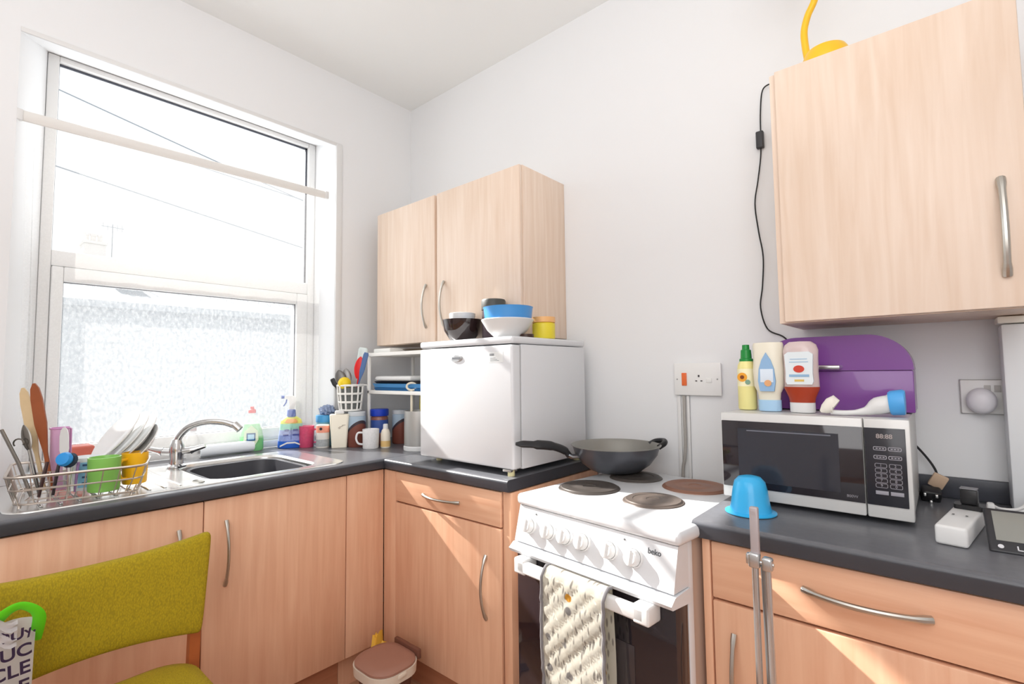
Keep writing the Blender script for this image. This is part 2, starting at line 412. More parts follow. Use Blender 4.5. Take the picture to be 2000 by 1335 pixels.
def base_r(x0, x1, lab, first):
    t = thing('wide_drawer_cabinet', lab, 'cabinet', ((x0+x1)/2, -.3, 0))
    b = NB(); box(b, x0, x0+.018, -.632, -.02, 0 if first else .14, .855, .001); box(b, x0+.019, x1, -.610, -.02, .14, .855); obj('carcass', b, WOODV, t)
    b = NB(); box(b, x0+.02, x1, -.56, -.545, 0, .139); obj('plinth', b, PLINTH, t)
    b = NB(); box(b, x0+.021, x1-.002, -.632, -.612, .722, .853, .004); d = obj('drawer', b, WOODH, t)
    xm = (x0+x1)/2
    b = NB(); bow(b, (2.165, -.632, .792) if first else (xm-.1, -.632, .792), (2.375, -.632, .792) if first else (xm+.11, -.632, .792), (0, -1, 0), .03, .0055); obj('handle', b, SATIN, d)
    b = NB(); box(b, x0+.021, x1-.002, -.632, -.612, .14, .716, .004); d = obj('door', b, WOODV, t)
    b = NB(); bow(b, (x0+.068, -.632, .43), (x0+.068, -.632, .652), (0, -1, 0)); obj('handle', b, SATIN, d)
base_r(1.950, 2.560, 'beech base cabinet with wide drawer beneath the microwave', True)
base_r(2.560, 3.14, 'beech base cabinet beyond the microwave, at the right edge', False)
# wall cabinets
def handle_v(x, y, za, zb, d, r=.0045):
    b = NB(); bow(b, (x, y, za), (x, y, zb), (0, -1, 0), .028, r); obj('handle', b, SATIN, d)
w1 = thing('wall_cabinet', 'smaller beech wall cabinet with two doors above the white fridge', 'cabinet', (.63, -.16, 1.409))
b = NB()
for x0, x1 in ((.124, .14), (1.114, 1.131)): box(b, x0, x1, -.303, -.001, 1.409, 2.122, .001)
box(b, .14, 1.114, -.303, -.001, 1.409, 1.425); box(b, .14, 1.114, -.303, -.001, 2.106, 2.122); box(b, .14, 1.114, -.02, -.002, 1.425, 2.106); box(b, .598, .622, -.303, -.02, 1.425, 2.106)
obj('carcass', b, WOODU, w1)
b = NB(); box(b, .125, .597, -.322, -.304, 1.411, 2.120, .003); d = obj('door', b, WOODU, w1); handle_v(.537, -.322, 1.48, 1.69, d)
b = NB(); box(b, .613, 1.130, -.322, -.304, 1.411, 2.120, .003); d = obj('door', b, WOODU, w1); handle_v(.666, -.322, 1.48, 1.69, d)
w2 = thing('wall_cabinet', 'large beech wall cabinet over the microwave, lamp on its top', 'cabinet', (2.32, -.16, 1.39))
b = NB()
for x0, x1 in ((2.069, 2.086), (2.562, 2.578)): box(b, x0, x1, -.303, -.001, 1.39, 2.115, .001)
box(b, 2.086, 2.562, -.303, -.001, 1.39, 1.406); box(b, 2.086, 2.562, -.303, -.001, 2.099, 2.115); box(b, 2.086, 2.562, -.02, -.002, 1.406, 2.099)
obj('carcass', b, WOODU, w2)
b = NB(); box(b, 2.086, 2.576, -.322, -.304, 1.392, 2.113, .003); d = obj('door', b, WOODU, w2); handle_v(2.531, -.322, 1.462, 1.681, d, .006)

# ------------------------------------------------------------ sink
sk = thing('sink', 'stainless steel inset sink with draining board under the window', 'sink', (.29, -1.2, .9))
def loop(bm, x0, x1, y0, y1, r, z): return [bm.verts.new((x, y, z)) for x, y in rrect(x0, x1, y0, y1, r)]
b = NB()
seq = [(.025, .545, -1.735, -.735, .06, .9005), (.027, .543, -1.733, -.737, .06, .9035), (.032, .538, -1.728, -.742, .057, .9035),
       (.040, .530, -1.72, -.750, .05, .9015)]
Ls = [loop(b, *s) for s in seq]
Li = loop(b, .062, .502, -1.232, -.828, .09, .902)
for a, c in zip(Ls, Ls[1:]): bridge(b, a, c)
bridge(b, Ls[-1], Li)
Lj = loop(b, .068, .496, -1.226, -.834, .085, .893); bridge(b, Li, Lj)
obj('rim', b, mat('sink_steel', 'E4E4E2', .22, .85), sk)
b = NB()
A = loop(b, .068, .496, -1.226, -.834, .085, .893); B_ = loop(b, .082, .482, -1.212, -.848, .08, .77); bridge(b, A, B_)
C_ = loop(b, .092, .472, -1.202, -.858, .07, .757); bridge(b, B_, C_); b.faces.new(C_)
obj('bowl', b, STEEL, sk)
b = NB()
for i in range(9): box(b, .10, .49, -1.66+i*.042, -1.652+i*.042, .902, .9045, .001)
obj('drainer_ridge', b, mat('sink_steel', 'E4E4E2'), sk)
b = NB(); lathe(b, [(0, .9025), (.026, .9025), (.03, .9045), (.034, .9025), (.034, .902)], (.47, -1.262, 0), 20, sy=.5); obj('overflow_cover', b, mat('sink_dark', '55534C', .5), sk)
wbm = NB()
o_ = loop(wbm, .092, .478, -1.204, -.858, .08, .889); o2_ = loop(wbm, .098, .472, -1.198, -.864, .076, .889)
t1 = loop(wbm, .086, .484, -1.210, -.852, .085, .891); t2 = loop(wbm, .086, .484, -1.210, -.852, .085, .886)
ob = loop(wbm, .112, .458, -1.18, -.878, .07, .775); ib = loop(wbm, .116, .454, -1.176, -.882, .066, .779)
bridge(wbm, t1, t2); bridge(wbm, t2, o_); bridge(wbm, o_, ob); bridge(wbm, t1, o2_); bridge(wbm, o2_, ib); wbm.faces.new(ob); wbm.faces.new(ib)
solo('washing_up_bowl', wbm, BOWLB, 'charcoal plastic washing-up bowl set inside the steel sink', 'basin')
# mixer tap
tp = thing('mixer_tap', 'chrome swan-neck mixer tap at the back of the sink', 'tap', (.095, -1.225, .9))
TX, TY = .095, -1.225
b = NB(); lathe(b, [(0, .903), (.033, .903), (.034, .909), (.025, .916), (.022, .94), (.025, .955), (.026, .985), (.02, 1.0), (.016, 1.012), (0, 1.012)], (TX, TY, 0), 24); obj('body', b, CHROME, tp)
b = NB(); tube(b, spline([(TX, TY, .985), (TX+.006, TY+.004, 1.02), (TX+.035, TY+.030, 1.060), (TX+.075, TY+.075, 1.079), (TX+.115, TY+.125, 1.076), (TX+.150, TY+.165, 1.058)], 8), .0135, 14)
cyl(b, (TX+.142, TY+.157, 1.066), (TX+.158, TY+.174, 1.044), .0155, 14); obj('spout', b, CHROME, tp)
for s, nm in ((-1, 'lever'), (1, 'lever')):
    b = NB(); dx, dy = .55*s, .84*s
    cyl(b, (TX, TY, .962), (TX+dx*.05, TY+dy*.05, .966), .013, 14)
    tube(b, [(TX+dx*.05, TY+dy*.05, .966), (TX+dx*.06, TY+dy*.06, .969), (TX+dx*.10+.0, TY+dy*.10, .981)], [.016, .012, .008], 12); obj(nm, b, CHROME, tp)

# ------------------------------------------------------------ fridge
fr = thing('mini_fridge', 'small white tabletop fridge standing on the corner worktop', 'fridge', (1.02, -.32, .9))
b = NB(); box(b, .772, 1.277, -.498, -.085, .921, 1.362, .004); obj('body', b, WHITE, fr)
b = NB(); box(b, .768, 1.279, -.548, -.083, 1.364, 1.390, .008, 3); obj('top_panel', b, WHITE, fr)
b = NB(); box(b, .770, 1.278, -.550, -.503, .924, 1.360, .009, 3); d = obj('door', b, WHITE, fr)
b = NB(); box(b, .776, 1.272, -.504, -.498, .93, 1.355); obj('door_seal', b, mat('grey_seal', 'A8A8A8', .7), fr)
b = NB(); lathe(b, [(0, 0), (.034, 0), (.034, .0015), (.03, .003), (0, .003)], (.995, -.550, 1.318), 24, Matrix.Rotation(PI/2, 4, 'X'), sy=.42); bd = obj('badge', b, mat('badge_silver', 'C4C6C8', .3, .7), d)
b = NB(); box(b, .972, 1.018, -.5535, -.553, 1.314, 1.322); obj('badge_lettering', b, mat('badge_grey', '6F7378', .5), bd)
b = NB(); box(b, 1.165, 1.235, -.5505, -.550, 1.298, 1.336); st = obj('sticker', b, mat('clear_sticker', 'DFE2E2', .3), d)
b = NB()
box(b, 1.170, 1.192, -.5510, -.5505, 1.322, 1.330)
for i in range(3): box(b, 1.172, 1.215-.008*i, -.5510, -.5505, 1.303+.005*i, 1.305+.005*i)
obj('sticker_print', b, mat('print_grey', '8C9094', .6), st)
for x, y in ((.80, -.47), (1.25, -.53), (.80, -.12), (1.25, -.12)):
    b = NB(); cyl(b, (x, y, .9), (x, y, .921), .013, 12); obj('foot', b, mat('cream_foot', 'D8CFA0', .5), fr)
b = NB(); box(b, 1.225, 1.262, -.548, -.51, .915, .923, .002); obj('hinge_plate', b, STEEL, fr)

# items on the fridge
t = thing('glass_bowl', 'dark smoked glass bowl on top of the fridge, leftmost there', 'bowl', (.885, -.40, 1.39))
b = NB(); lathe(b, [(0, 1.391), (.035, 1.391), (.055, 1.405), (.078, 1.44), (.087, 1.485), (.083, 1.485), (.074, 1.443), (.052, 1.411), (0, 1.398)], (.875, -.405, 0), 32)
obj('bowl', b, mat('smoked_glass', '2A1D1B', .08, coat=.6), t)
b = NB()
lathe(b, [(0, 1.402), (.034, 1.402), (.05, 1.44), (.056, 1.512), (.053, 1.514), (.046, 1.44), (0, 1.41)], (.875, -.405, 0), 28)
solo('white_pot', b, WHITEP, 'small white pot sitting inside the dark glass bowl', 'pot')
t = thing('black_canister', 'tall black spice canister behind the bowls on the fridge', 'canister', (1.033, -.380, 1.39))
b = NB(); lathe(b, [(0, 1.391), (.046, 1.391), (.047, 1.395), (.047, 1.515), (0, 1.515)], (1.033, -.380, 0), 28); obj('body', b, mat('dark_maroon', '3A2A30', .5), t)
b = NB(); lathe(b, [(0, 1.515), (.049, 1.515), (.05, 1.52), (.05, 1.552), (.047, 1.558), (0, 1.558)], (1.033, -.380, 0), 28); obj('lid', b, mat('charcoal_lid', '4A4A45', .5), t)
b = NB(); lathe(b, [(0, 1.391), (.048, 1.391), (.076, 1.418), (.099, 1.456), (.097, 1.459), (.072, 1.422), (.048, 1.40), (0, 1.398)], (1.183, -.465, 0), 36)
solo('white_bowl', b, WHITEP, 'white bowl on the fridge beneath the blue bowl', 'bowl')
b = NB(); lathe(b, [(0, 1.4155), (.045, 1.4155), (.072, 1.440), (.087, 1.452), (.092, 1.498), (.094, 1.504), (.089, 1.504), (.083, 1.458), (0, 1.424)], (1.187, -.465, 0), 40)
solo('blue_bowl', b, mat('blue_melamine', '4C97DA', .3), 'bright blue banded bowl nested in the white bowl on the fridge', 'bowl')
t = thing('yellow_tin', 'yellow and orange glass jar at the right on the fridge top', 'jar', (1.295, -.36, 1.39))
t.location = (1.245, -.33, 1.39); WORLD[t.name] = Vector(t.location)
cx, cy = 1.228, -.30
b = NB(); lathe(b, [(0, 1.391), (.043, 1.391), (.045, 1.396), (.045, 1.45), (.04, 1.455), (0, 1.455)], (cx, cy, 0), 28); obj('jar', b, mat('yellow_green_label', 'E8D63C', .4), t)
b = NB(); lathe(b, [(0, 1.455), (.0455, 1.455), (.046, 1.458), (.046, 1.476), (0, 1.476)], (cx, cy, 0), 28); obj('lid', b, mat('apricot_lid', 'F0B878', .4), t)
b = NB(); lathe(b, [(0, 1.391), (.028, 1.391), (.028, 1.402), (0, 1.402)], (1.245, -.43, 0), 20)
solo('jar_lid', b, mat('brown_lid', '3A241C', .4), 'small flat dark brown lid lying by the yellow jar on the fridge', 'lid')

# ------------------------------------------------------------ cooker (own axes, turned slightly)
ck = thing('electric_cooker', 'white freestanding electric cooker with four solid hotplates', 'cooker', (1.6715, -.7065, 0), math.radians(-6.6), world=False)
b = NB(); box(b, -.255, .255, .06, .56, .03, .855, .003); obj('body', b, mat('shaded_enamel', 'B39A8A', .4), ck)  # brown puts the side's shade and reflected cabinet wood into the colour
b = NB(); box(b, -.262, .262, .044, .07, .03, .857, .003); obj('front_frame', b, WHITE, ck)
b = NB()
o_ = [(-.271, -.005), (.271, -.005), (.271, .565), (-.271, .565)]
box(b, -.272, .272, -.006, .565, .858, .892, .012, 3); hob = obj('hob', b, WHITE, ck)
b = NB(); prism(b, [(.02, .860), (.045, .765), (.045, .86)], 'x', -.262, .262)
prism(b, [(.003, .857), (.046, .857), (.046, .757), (-.022, .757)], 'x', -.263, .263); obj('control_panel', b, WHITE, ck)
b = NB(); prism(b, [(-.024, .752), (.044, .756), (.044, .722), (-.036, .728), (-.042, .738)], 'x', -.268, .268); obj('door_lip', b, WHITE, ck)
b = NB(); box(b, -.262, .262, -.014, .043, .165, .722, .004); dd = obj('oven_door', b, GLASSB, ck)
b = NB(); box(b, -.17, .15, -.0155, -.0145, .27, .60, .0004); obj('oven_window', b, mat('oven_window', '3A3436', .1, coat=.4), dd)
b = NB(); box(b, -.262, .262, -.006, .043, .035, .160, .004); obj('storage_drawer', b, WHITE, ck)
b = NB()
box(b, -.210, .212, -.066, -.048, .688, .722, .006, 3)
for x in (-.200, .202): box(b, x-.022, x+.022, -.066, -.012, .684, .728, .006, 3)
obj('door_handle', b, WHITEP, dd)
cen = [(-.152, .20), (.078, .20), (-.135, .435), (.080, .44)]
HPM = [mat('hotplate_dark', '4E4844', .45, .3, var=.3, vs=12), mat('hotplate_grey', '6A5F58', .42, .3, var=.3, vs=12), mat('hotplate_dark', '4E4844'), mat('hotplate_rust', '8A6250', .45, .3, var=.25, vs=9)]
for (x, y), m_, rr in zip(cen, HPM, (.092, .080, .084, .095)):
    b = NB(); lathe(b, [(rr+.006, .8915), (rr+.004, .8945), (rr, .8955), (rr-.003, .898), (rr-.004, .899), (rr*.72, .899), (rr*.70, .8978), (rr*.45, .8978), (rr*.42, .899), (.02, .899), (.018, .8975), (0, .8975)], (x, y, 0), 40)
    h = obj('hotplate', b, m_, hob)
for x in (-.205, -.128, -.066, -.004, .083, .155):
    kx = x; yk = -.009; zk = .808; tilt = .245
    M = RT(PI/2-tilt, 0, 0, (kx, yk, zk))
    b = NB(); lathe(b, [(0, 0), (.023, 0), (.023, .006), (.0215, .010), (.0215, .010)], (0, 0, 0), 28, M)
    lathe(b, [(.0205, .010), (.019, .024), (.015, .027), (0, .027)], (0, 0, 0), 28, M)
    box(b, -.004, .004, -.018, .018, .020, .031, .002, M=M); obj('control_knob', b, WHITEP, ck)
b = text_bm('beko', .018, RT(PI/2-.245, 0, 0, (.205, -.0035, .832)), .0004, True); obj('lettering', b, mat('logo_grey', '55585C', .5), ck)
b = NB()
for x in (-.19, .12): lathe(b, [(0, 0), (.0025, 0), (.0025, .001), (0, .001)], (0, 0, 0), 10, RT(PI/2-.245, 0, 0, (x, -.0015, .842)))
obj('indicator_light', b, mat('lamp_grey', '505050', .5), ck)
# oven glove over the door handle
def M_ck(p): return ck_m @ Vector(p)
ck_m = Matrix.Translation(Vector((1.6715, -.7065, 0))) @ Matrix.Rotation(math.radians(-6.6), 4, 'Z')
def glove_mat():
    m = bpy.data.materials.new('quilted_print'); m.use_nodes = True; nt = m.node_tree; bs = nt.nodes['Principled BSDF']; bs.inputs['Roughness'].default_value = .9
    tc = nt.nodes.new('ShaderNodeTexCoord')
    mp = nt.nodes.new('ShaderNodeMapping'); mp.inputs['Scale'].default_value = (1.6, .3, .45); mp.inputs['Rotation'].default_value = (0, .8, 0); nt.links.new(tc.outputs['Object'], mp.inputs[0])
    v = nt.nodes.new('ShaderNodeTexVoronoi'); v.inputs['Scale'].default_value = 60; nt.links.new(mp.outputs[0], v.inputs['Vector'])
    r = nt.nodes.new('ShaderNodeValToRGB'); nt.links.new(v.outputs['Distance'], r.inputs[0])
    r.color_ramp.elements[0].position = .22; r.color_ramp.elements[0].color = lin('9C968E'); r.color_ramp.elements[1].position = .36; r.color_ramp.elements[1].color = lin('DEDACE')
    v2 = nt.nodes.new('ShaderNodeTexVoronoi'); v2.inputs['Scale'].default_value = 26; nt.links.new(tc.outputs['Object'], v2.inputs['Vector'])
    r2 = nt.nodes.new('ShaderNodeValToRGB'); nt.links.new(v2.outputs['Distance'], r2.inputs[0])
    r2.color_ramp.elements[0].position = .24; r2.color_ramp.elements[0].color = (1, 1, 1, 1); r2.color_ramp.elements[1].position = .30; r2.color_ramp.elements[1].color = (0, 0, 0, 1)
    cr = nt.nodes.new('ShaderNodeValToRGB'); nt.links.new(v2.outputs['Color'], cr.inputs[0]); cr.color_ramp.interpolation = 'CONSTANT'
    cr.color_ramp.elements[0].color = lin('D8D4C8'); e = cr.color_ramp.elements.new(.42); e.color = lin('CC9A34'); e = cr.color_ramp.elements.new(.56); e.color = lin('8E8A88'); e = cr.color_ramp.elements.new(.66); e.color = lin('D8D4C8'); cr.color_ramp.elements[-1].position = .9; cr.color_ramp.elements[-1].color = lin('C8902C')
    mx = nt.nodes.new('ShaderNodeMix'); mx.data_type = 'RGBA'; nt.links.new(r2.outputs[0], mx.inputs[0]); nt.links.new(r.outputs[0], mx.inputs[6]); nt.links.new(cr.outputs[0], mx.inputs[7])
    nt.links.new(mx.outputs[2], bs.inputs['Base Color'])
    return m
og = thing('oven_glove', 'quilted floral double oven glove hanging over the oven door handle', 'oven glove', (1.6715, -.7065, 0), math.radians(-6.6), world=False)
GL = glove_mat(); GREYT = mat('grey_binding', '7C7A7C', .9)
gx0, gx1 = -.088, .112
def gz(u, v):
    # v: 0 back hem .. over bar .. 1 front hem
    s = v*.78
    back = .22
    x = gx0+(gx1-gx0)*u+.004*math.sin(v*9+1)
    q = .005*(abs(math.sin((x*62+s*62)))**.6+abs(math.sin((x*62-s*62)))**.6)
    wob = .006*math.sin(v*14+u*3)*(1 if v > .4 else .3)
    if s < back: return Vector((x, -.042, .70-(back-s)))
    if s < back+.045:
        a = (s-back)/.045*PI
        return Vector((x, -.057-(-.015)*math.cos(a)*1.0-.0*a, .726+.012*math.sin(a)))
    dz = s-back-.045
    return Vector((x, -.072-q-.02*dz-abs(wob)*.5, .722-dz))
b = NB(); quadsheet(b, gz, 40, 110)
bmesh.ops.solidify(b, geom=b.faces[:], thickness=.002)
g = obj('quilted_panel', b, GL, og, 60)
b = NB()
tube(b, [gz(0, .30+i*.7/40)+Vector((-.002, -.001, 0)) for i in range(41)], .0045, 8)
tube(b, [gz(1, .30+i*.7/40)+Vector((.002, -.001, 0)) for i in range(41)], .0045, 8)
tube(b, [gz(i/20, .845-.10*math.sin(PI*i/20)*-1)+Vector((0, -.005, 0)) for i in range(21)], .004, 8)
obj('binding', b, GREYT, og)
# wok
wk = thing('wok', 'dark non-stick wok with a long handle on the rear left hotplate', 'pan', (1.50, -.215, .905))
NS = mat('nonstick_grey', '8C8A84', .36, .3); NSO = mat('nonstick_outer', '5C5E64', .3, .35)
cx, cy, zb = 1.492, -.226, .8995
b = NB(); lathe(b, [(0, 0), (.075, 0), (.092, .006), (.122, .028), (.148, .062), (.157, .092), (.161, .092)], (cx, cy, zb), 56)
obj('shell', b, NSO, wk)
b = NB(); lathe(b, [(.161, .092), (.1625, .095), (.159, .095), (.151, .087), (.142, .060), (.117, .032), (.085, .010), (0, .008)], (cx, cy, zb), 56); obj('inner_coating', b, NS, wk)
ang = math.radians(239)
dx, dy = math.cos(ang), math.sin(ang)
b = NB(); tube(b, [(cx+dx*.148, cy+dy*.148, zb+.062), (cx+dx*.175, cy+dy*.175, zb+.062), (cx+dx*.19, cy+dy*.19, zb+.070)], [.007, .009, .009], 10); obj('bracket', b, CHROME, wk)
b = NB(); tube(b, spline([(cx+dx*.185, cy+dy*.185, zb+.066), (cx+dx*.205, cy+dy*.205, zb+.086), (cx+dx*.255, cy+dy*.255, zb+.104), (cx+dx*.32, cy+dy*.32, zb+.112), (cx+dx*.385, cy+dy*.385, zb+.118)], 5), [.011]*4+[.014]*6+[.016]*5+[.012]*4+[.009, .005], 14, flat=.75); obj('handle', b, BLACK, wk)
ang = math.radians(50); dx, dy = math.cos(ang), math.sin(ang); px, py = -dy, dx
b = NB(); tube(b, spline([(cx+dx*.150+px*.040, cy+dy*.150+py*.040, zb+.085), (cx+dx*.175+px*.033, cy+dy*.175+py*.033, zb+.097), (cx+dx*.190, cy+dy*.190, zb+.101), (cx+dx*.175-px*.033, cy+dy*.175-py*.033, zb+.097), (cx+dx*.150-px*.040, cy+dy*.150-py*.040, zb+.085)], 5), .010, 10); obj('helper_handle', b, BLACK, wk)

# ------------------------------------------------------------ microwave
SILV = mat('silver_plastic', 'D4D4D2', .4, .15)
mw = thing('microwave', 'silver and black microwave oven on the right worktop', 'microwave', (2.14, -.25, .9))
X0, X1, YF_, ZB, ZT = 1.934, 2.350, -.418, .914, 1.143
b = NB(); box(b, X0+.003, X1-.003, YF_+.03, -.05, ZB, ZT-.001, .004); obj('casing', b, mat('microwave_casing', 'C8C8C6', .4, .2), mw)
for x in (X0+.04, X1-.04):
    for y in (YF_+.07, -.09):
        b = NB(); cyl(b, (x, y, .9), (x, y, ZB), .012, 10); obj('foot', b, BLACK, mw)
XS = 2.262
b = NB(); box(b, X0, XS-.001, YF_, YF_+.03, ZB, ZT, .004); md = obj('door', b, SILV, mw)
b = NB(); box(b, X0+.003, XS-.002, YF_-.003, YF_+.001, ZB+.030, ZT-.021, .001); gd = obj('door_glass', b, GLASSB, md)
b = NB(); box(b, X0+.045, XS-.050, YF_-.0036, YF_-.003, ZB+.048, ZT-.040); obj('viewing_window', b, mat('mw_window', '30323A', .12, coat=.3), gd)
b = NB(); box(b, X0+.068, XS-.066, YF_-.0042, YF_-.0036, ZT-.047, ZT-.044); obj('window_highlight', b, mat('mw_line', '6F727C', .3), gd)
b = text_bm('800W', .009, FACE('y', (XS-.027, YF_-.0035, ZB+.043))); obj('lettering', b, mat('mw_grey', '8E8A90', .5), gd)
b = NB(); box(b, XS+.001, X1, YF_, YF_+.03, ZB, ZT, .004); mp_ = obj('control_panel', b, SILV, mw)
b = NB(); box(b, XS+.002, X1-.009, YF_-.003, YF_+.001, ZB+.030, ZT-.021, .001); mg = obj('panel_glass', b, mat('panel_black', '2A2A30', .2), mp_)
b = text_bm('88:88', .014, FACE('y', (XS+.040, YF_-.0035, ZT-.040)), .0002, True); obj('display_digits', b, mat('mw_digits', 'A49A98', .5), mg)
PG = mat('mw_print', '9A98A0', .5)
for r_, (zz, ws) in enumerate(((ZT-.068, .5), (ZT-.088, .5))):
    for s in (0, 1):
        b = NB(); x = XS+.018+s*.028
        o_ = rrect(x, x+.025, zz-.0045, zz+.0045, .003, 3); i_ = rrect(x+.0015, x+.0235, zz-.003, zz+.003, .002, 3)
        A = [b.verts.new((u, YF_-.0036, v)) for u, v in o_]; Bq = [b.verts.new((u, YF_-.0036, v)) for u, v in i_]; bridge(b, A, Bq)
        for k in range(3): box(b, x+.005+k*.006, x+.009+k*.006, YF_-.0038, YF_-.0034, zz-.0012, zz+.0012)
        obj('button', b, PG, mg)
num = ['1', '2', '3', '4', '5', '6', '7', '8', '9', '0']
for k in range(10):
    c_, r_ = k % 2, k//2
    x = XS+.031+c_*.027; z = ZT-.107-r_*.0115
    b = NB(); o_ = rrect(x-.0115, x+.0115, z-.005, z+.005, .003, 3); i_ = rrect(x-.0105, x+.0105, z-.004, z+.004, .002, 3)
    A = [b.verts.new((u, YF_-.0036, v)) for u, v in o_]; Bq = [b.verts.new((u, YF_-.0036, v)) for u, v in i_]; bridge(b, A, Bq)
    tb = text_bm(num[k], .0085, FACE('y', (x, YF_-.0036, z))); me = bpy.data.meshes.new('t'); tb.to_mesh(me); tb.free(); b.from_mesh(me)
    obj('number_button', b, PG, mg)
for s in (0, 1):
    b = NB(); x = XS+.019+s*.028; box(b, x, x+.024, YF_-.0038, YF_-.0034, ZT-.1735, ZT-.1650, .0005); obj('start_button', b, PG, mg)
# items on microwave
bb = thing('bread_bin', 'purple roll-top bread bin behind the sauce bottles on the microwave', 'bread bin', (2.17, -.12, 1.143))
PUR = mat('purple_enamel', '7B4392', .3, coat=.35)
bx0, bx1, by0, by1 = 1.992, 2.356, -.215, -.012
def arch(x0, x1, z0, z1, r, n=12):
    pts = [(x0, z0), (x1, z0)]
    for k in range(n+1):
        a = PI/2*k/n; pts.append((x1-r[0]+r[0]*math.cos(a), z1-r[1]+r[1]*math.sin(a)))
    for k in range(n+1):
        a = PI/2+PI/2*k/n; pts.append((x0+r[0]+r[0]*math.cos(a), z1-r[1]+r[1]*math.sin(a)))
    return pts
b = NB(); lp = arch(bx0+.004, bx1-.004, 1.145, 1.349, (.095, .10)); prism(b, lp, 'y', by0+.012, by1)
es = [e for e in b.edges if all(abs(v.co.y-(by0+.012)) < 1e-5 for v in e.verts)]
bmesh.ops.bevel(b, geom=es, offset=.01, segments=3, affect='EDGES'); obj('shell', b, PUR, bb)
b = NB(); lp = [(x, z) for x, z in arch(bx0, bx1, 1.256, 1.353, (.098, .094))]; prism(b, lp, 'y', by0+.001, by0+.10)
es = [e for e in b.edges if all(abs(v.co.y-(by0+.001)) < 1e-5 and v.co.z > 1.257 for v in e.verts)]
bmesh.ops.bevel(b, geom=es, offset=.026, segments=6, affect='EDGES'); ld = obj('roll_lid', b, PUR, bb)
b = NB(); box(b, bx0+.001, bx1-.001, by0, by0+.02, 1.145, 1.2545, .003, 2); obj('front_panel', b, PUR, bb)
b = NB(); tube(b, [(2.12, by0+.001, 1.266), (2.12, by0-.020, 1.266), (2.196, by0-.020, 1.265), (2.196, by0+.001, 1.265)], .0065, 10); obj('handle', b, CHROME, ld)
OX = 1.966
t = thing('oil_bottle', 'slim yellow oil spray bottle with green cap, leftmost on the microwave', 'bottle', (OX, -.27, ZT))
b = NB(); lathe(b, [(0, ZT+.0005), (.021, ZT+.0005), (.0225, ZT+.004), (.0225, ZT+.10), (.021, ZT+.118), (.016, ZT+.128), (0, ZT+.128)], (OX, -.27, 0), 28); bo = obj('body', b, mat('pale_yellow_plastic', 'EDE49A', .35), t)
b = NB(); lathe(b, [(.0229, ZT+.062), (.0229, ZT+.108)], (OX, -.27, 0), 28); lb = obj('label', b, mat('cream_label', 'F4EFC8', .5), bo)
b = NB(); lathe(b, [(0, 0), (.012, 0), (.012, .0008), (0, .0008)], (OX-.005, -.2925, ZT+.086), 20, Matrix.Rotation(PI/2, 4, 'X')); obj('sunflower_print', b, mat('sunflower', 'E8A030', .6), lb)
b = NB(); lathe(b, [(0, 0), (.005, 0), (.005, .0008), (0, .0008)], (OX-.005, -.2933, ZT+.086), 16, Matrix.Rotation(PI/2, 4, 'X')); obj('sunflower_centre', b, mat('sun_brown', '7A3C14', .6), lb)
b = NB(); lathe(b, [(0, 0), (.0065, 0), (.0065, .0008), (0, .0008)], (OX+.008, -.2922, ZT+.073), 16, Matrix.Rotation(PI/2, 4, 'X')); obj('badge_print', b, mat('badge_green', '7FA08C', .6), lb)
b = NB(); lathe(b, [(0, ZT+.128), (.0165, ZT+.128), (.0165, ZT+.134), (.0135, ZT+.136), (.0125, ZT+.158), (.009, ZT+.160), (.0085, ZT+.172), (0, ZT+.173)], (OX, -.27, 0), 24); obj('cap', b, mat('green_cap', '1E8A3C', .35), t); t.scale = (1.15, 1.15, 1.12)
def squeeze(x, y, prof, sy, seg=32):
    b = NB(); lathe(b, prof, (x, y, 0), seg, sy=sy); return b
MX = 2.034; MY = -.30
t = thing('mayonnaise_bottle', 'cream squeezy mayonnaise bottle with pale blue cap on the microwave', 'bottle', (MX, MY, ZT))
b = squeeze(MX, MY, [(0, ZT+.028), (.024, ZT+.028), (.026, ZT+.045), (.034, ZT+.062), (.036, ZT+.10), (.034, ZT+.13), (.035, ZT+.165), (.033, ZT+.171), (0, ZT+.173)], .62); bo = obj('body', b, mat('mayo_cream', 'E9E4D2', .3), t)
b = squeeze(MX, MY, [(0, ZT+.0005), (.0245, ZT+.0005), (.026, ZT+.004), (.026, ZT+.028), (0, ZT+.028)], .68); obj('cap', b, mat('pale_blue_plastic', 'A9CDEA', .35), t)
b = NB(); pts = [(-.016, .05), (.016, .05), (.0195, .075), (.017, .105), (.010, .128), (0, .146), (-.010, .128), (-.017, .105), (-.0195, .075)]
prism(b, [(MX+u, ZT+v) for u, v in pts], 'y', MY-.0245, MY-.018); l1 = obj('label', b, mat('mayo_blue', '8FB4D8', .45), bo)
b = NB(); box(b, MX-.014, MX+.015, MY-.0252, MY-.0244, ZT+.072, ZT+.105, .0003); obj('label_patch', b, mat('mayo_patch', 'D8E4F0', .5), l1)
b = NB(); lathe(b, [(0, 0), (.008, 0), (.008, .001), (0, .001)], (MX+.003, MY-.0253, ZT+.070), 16, Matrix.Rotation(PI/2, 4, 'X')); obj('egg_print', b, mat('egg_tan', 'DFA878', .6), l1); t.scale = (1.16, 1.1, 1.14)
KX = 2.118; KY = -.31
t = thing('ketchup_bottle', 'clear squeezy ketchup bottle with red dregs and white cap', 'bottle', (KX, KY, ZT))
b = squeeze(KX, KY, [(0, ZT+.024), (.026, ZT+.024), (.028, ZT+.035), (.0375, ZT+.060), (.0365, ZT+.10), (.037, ZT+.13), (.038, ZT+.150), (.034, ZT+.163), (.024, ZT+.171), (0, ZT+.173)], .62)
bo = obj('body', b, mat('ketchup_clear', 'E6D2CE', .12, alpha=.75, coat=.4), t)
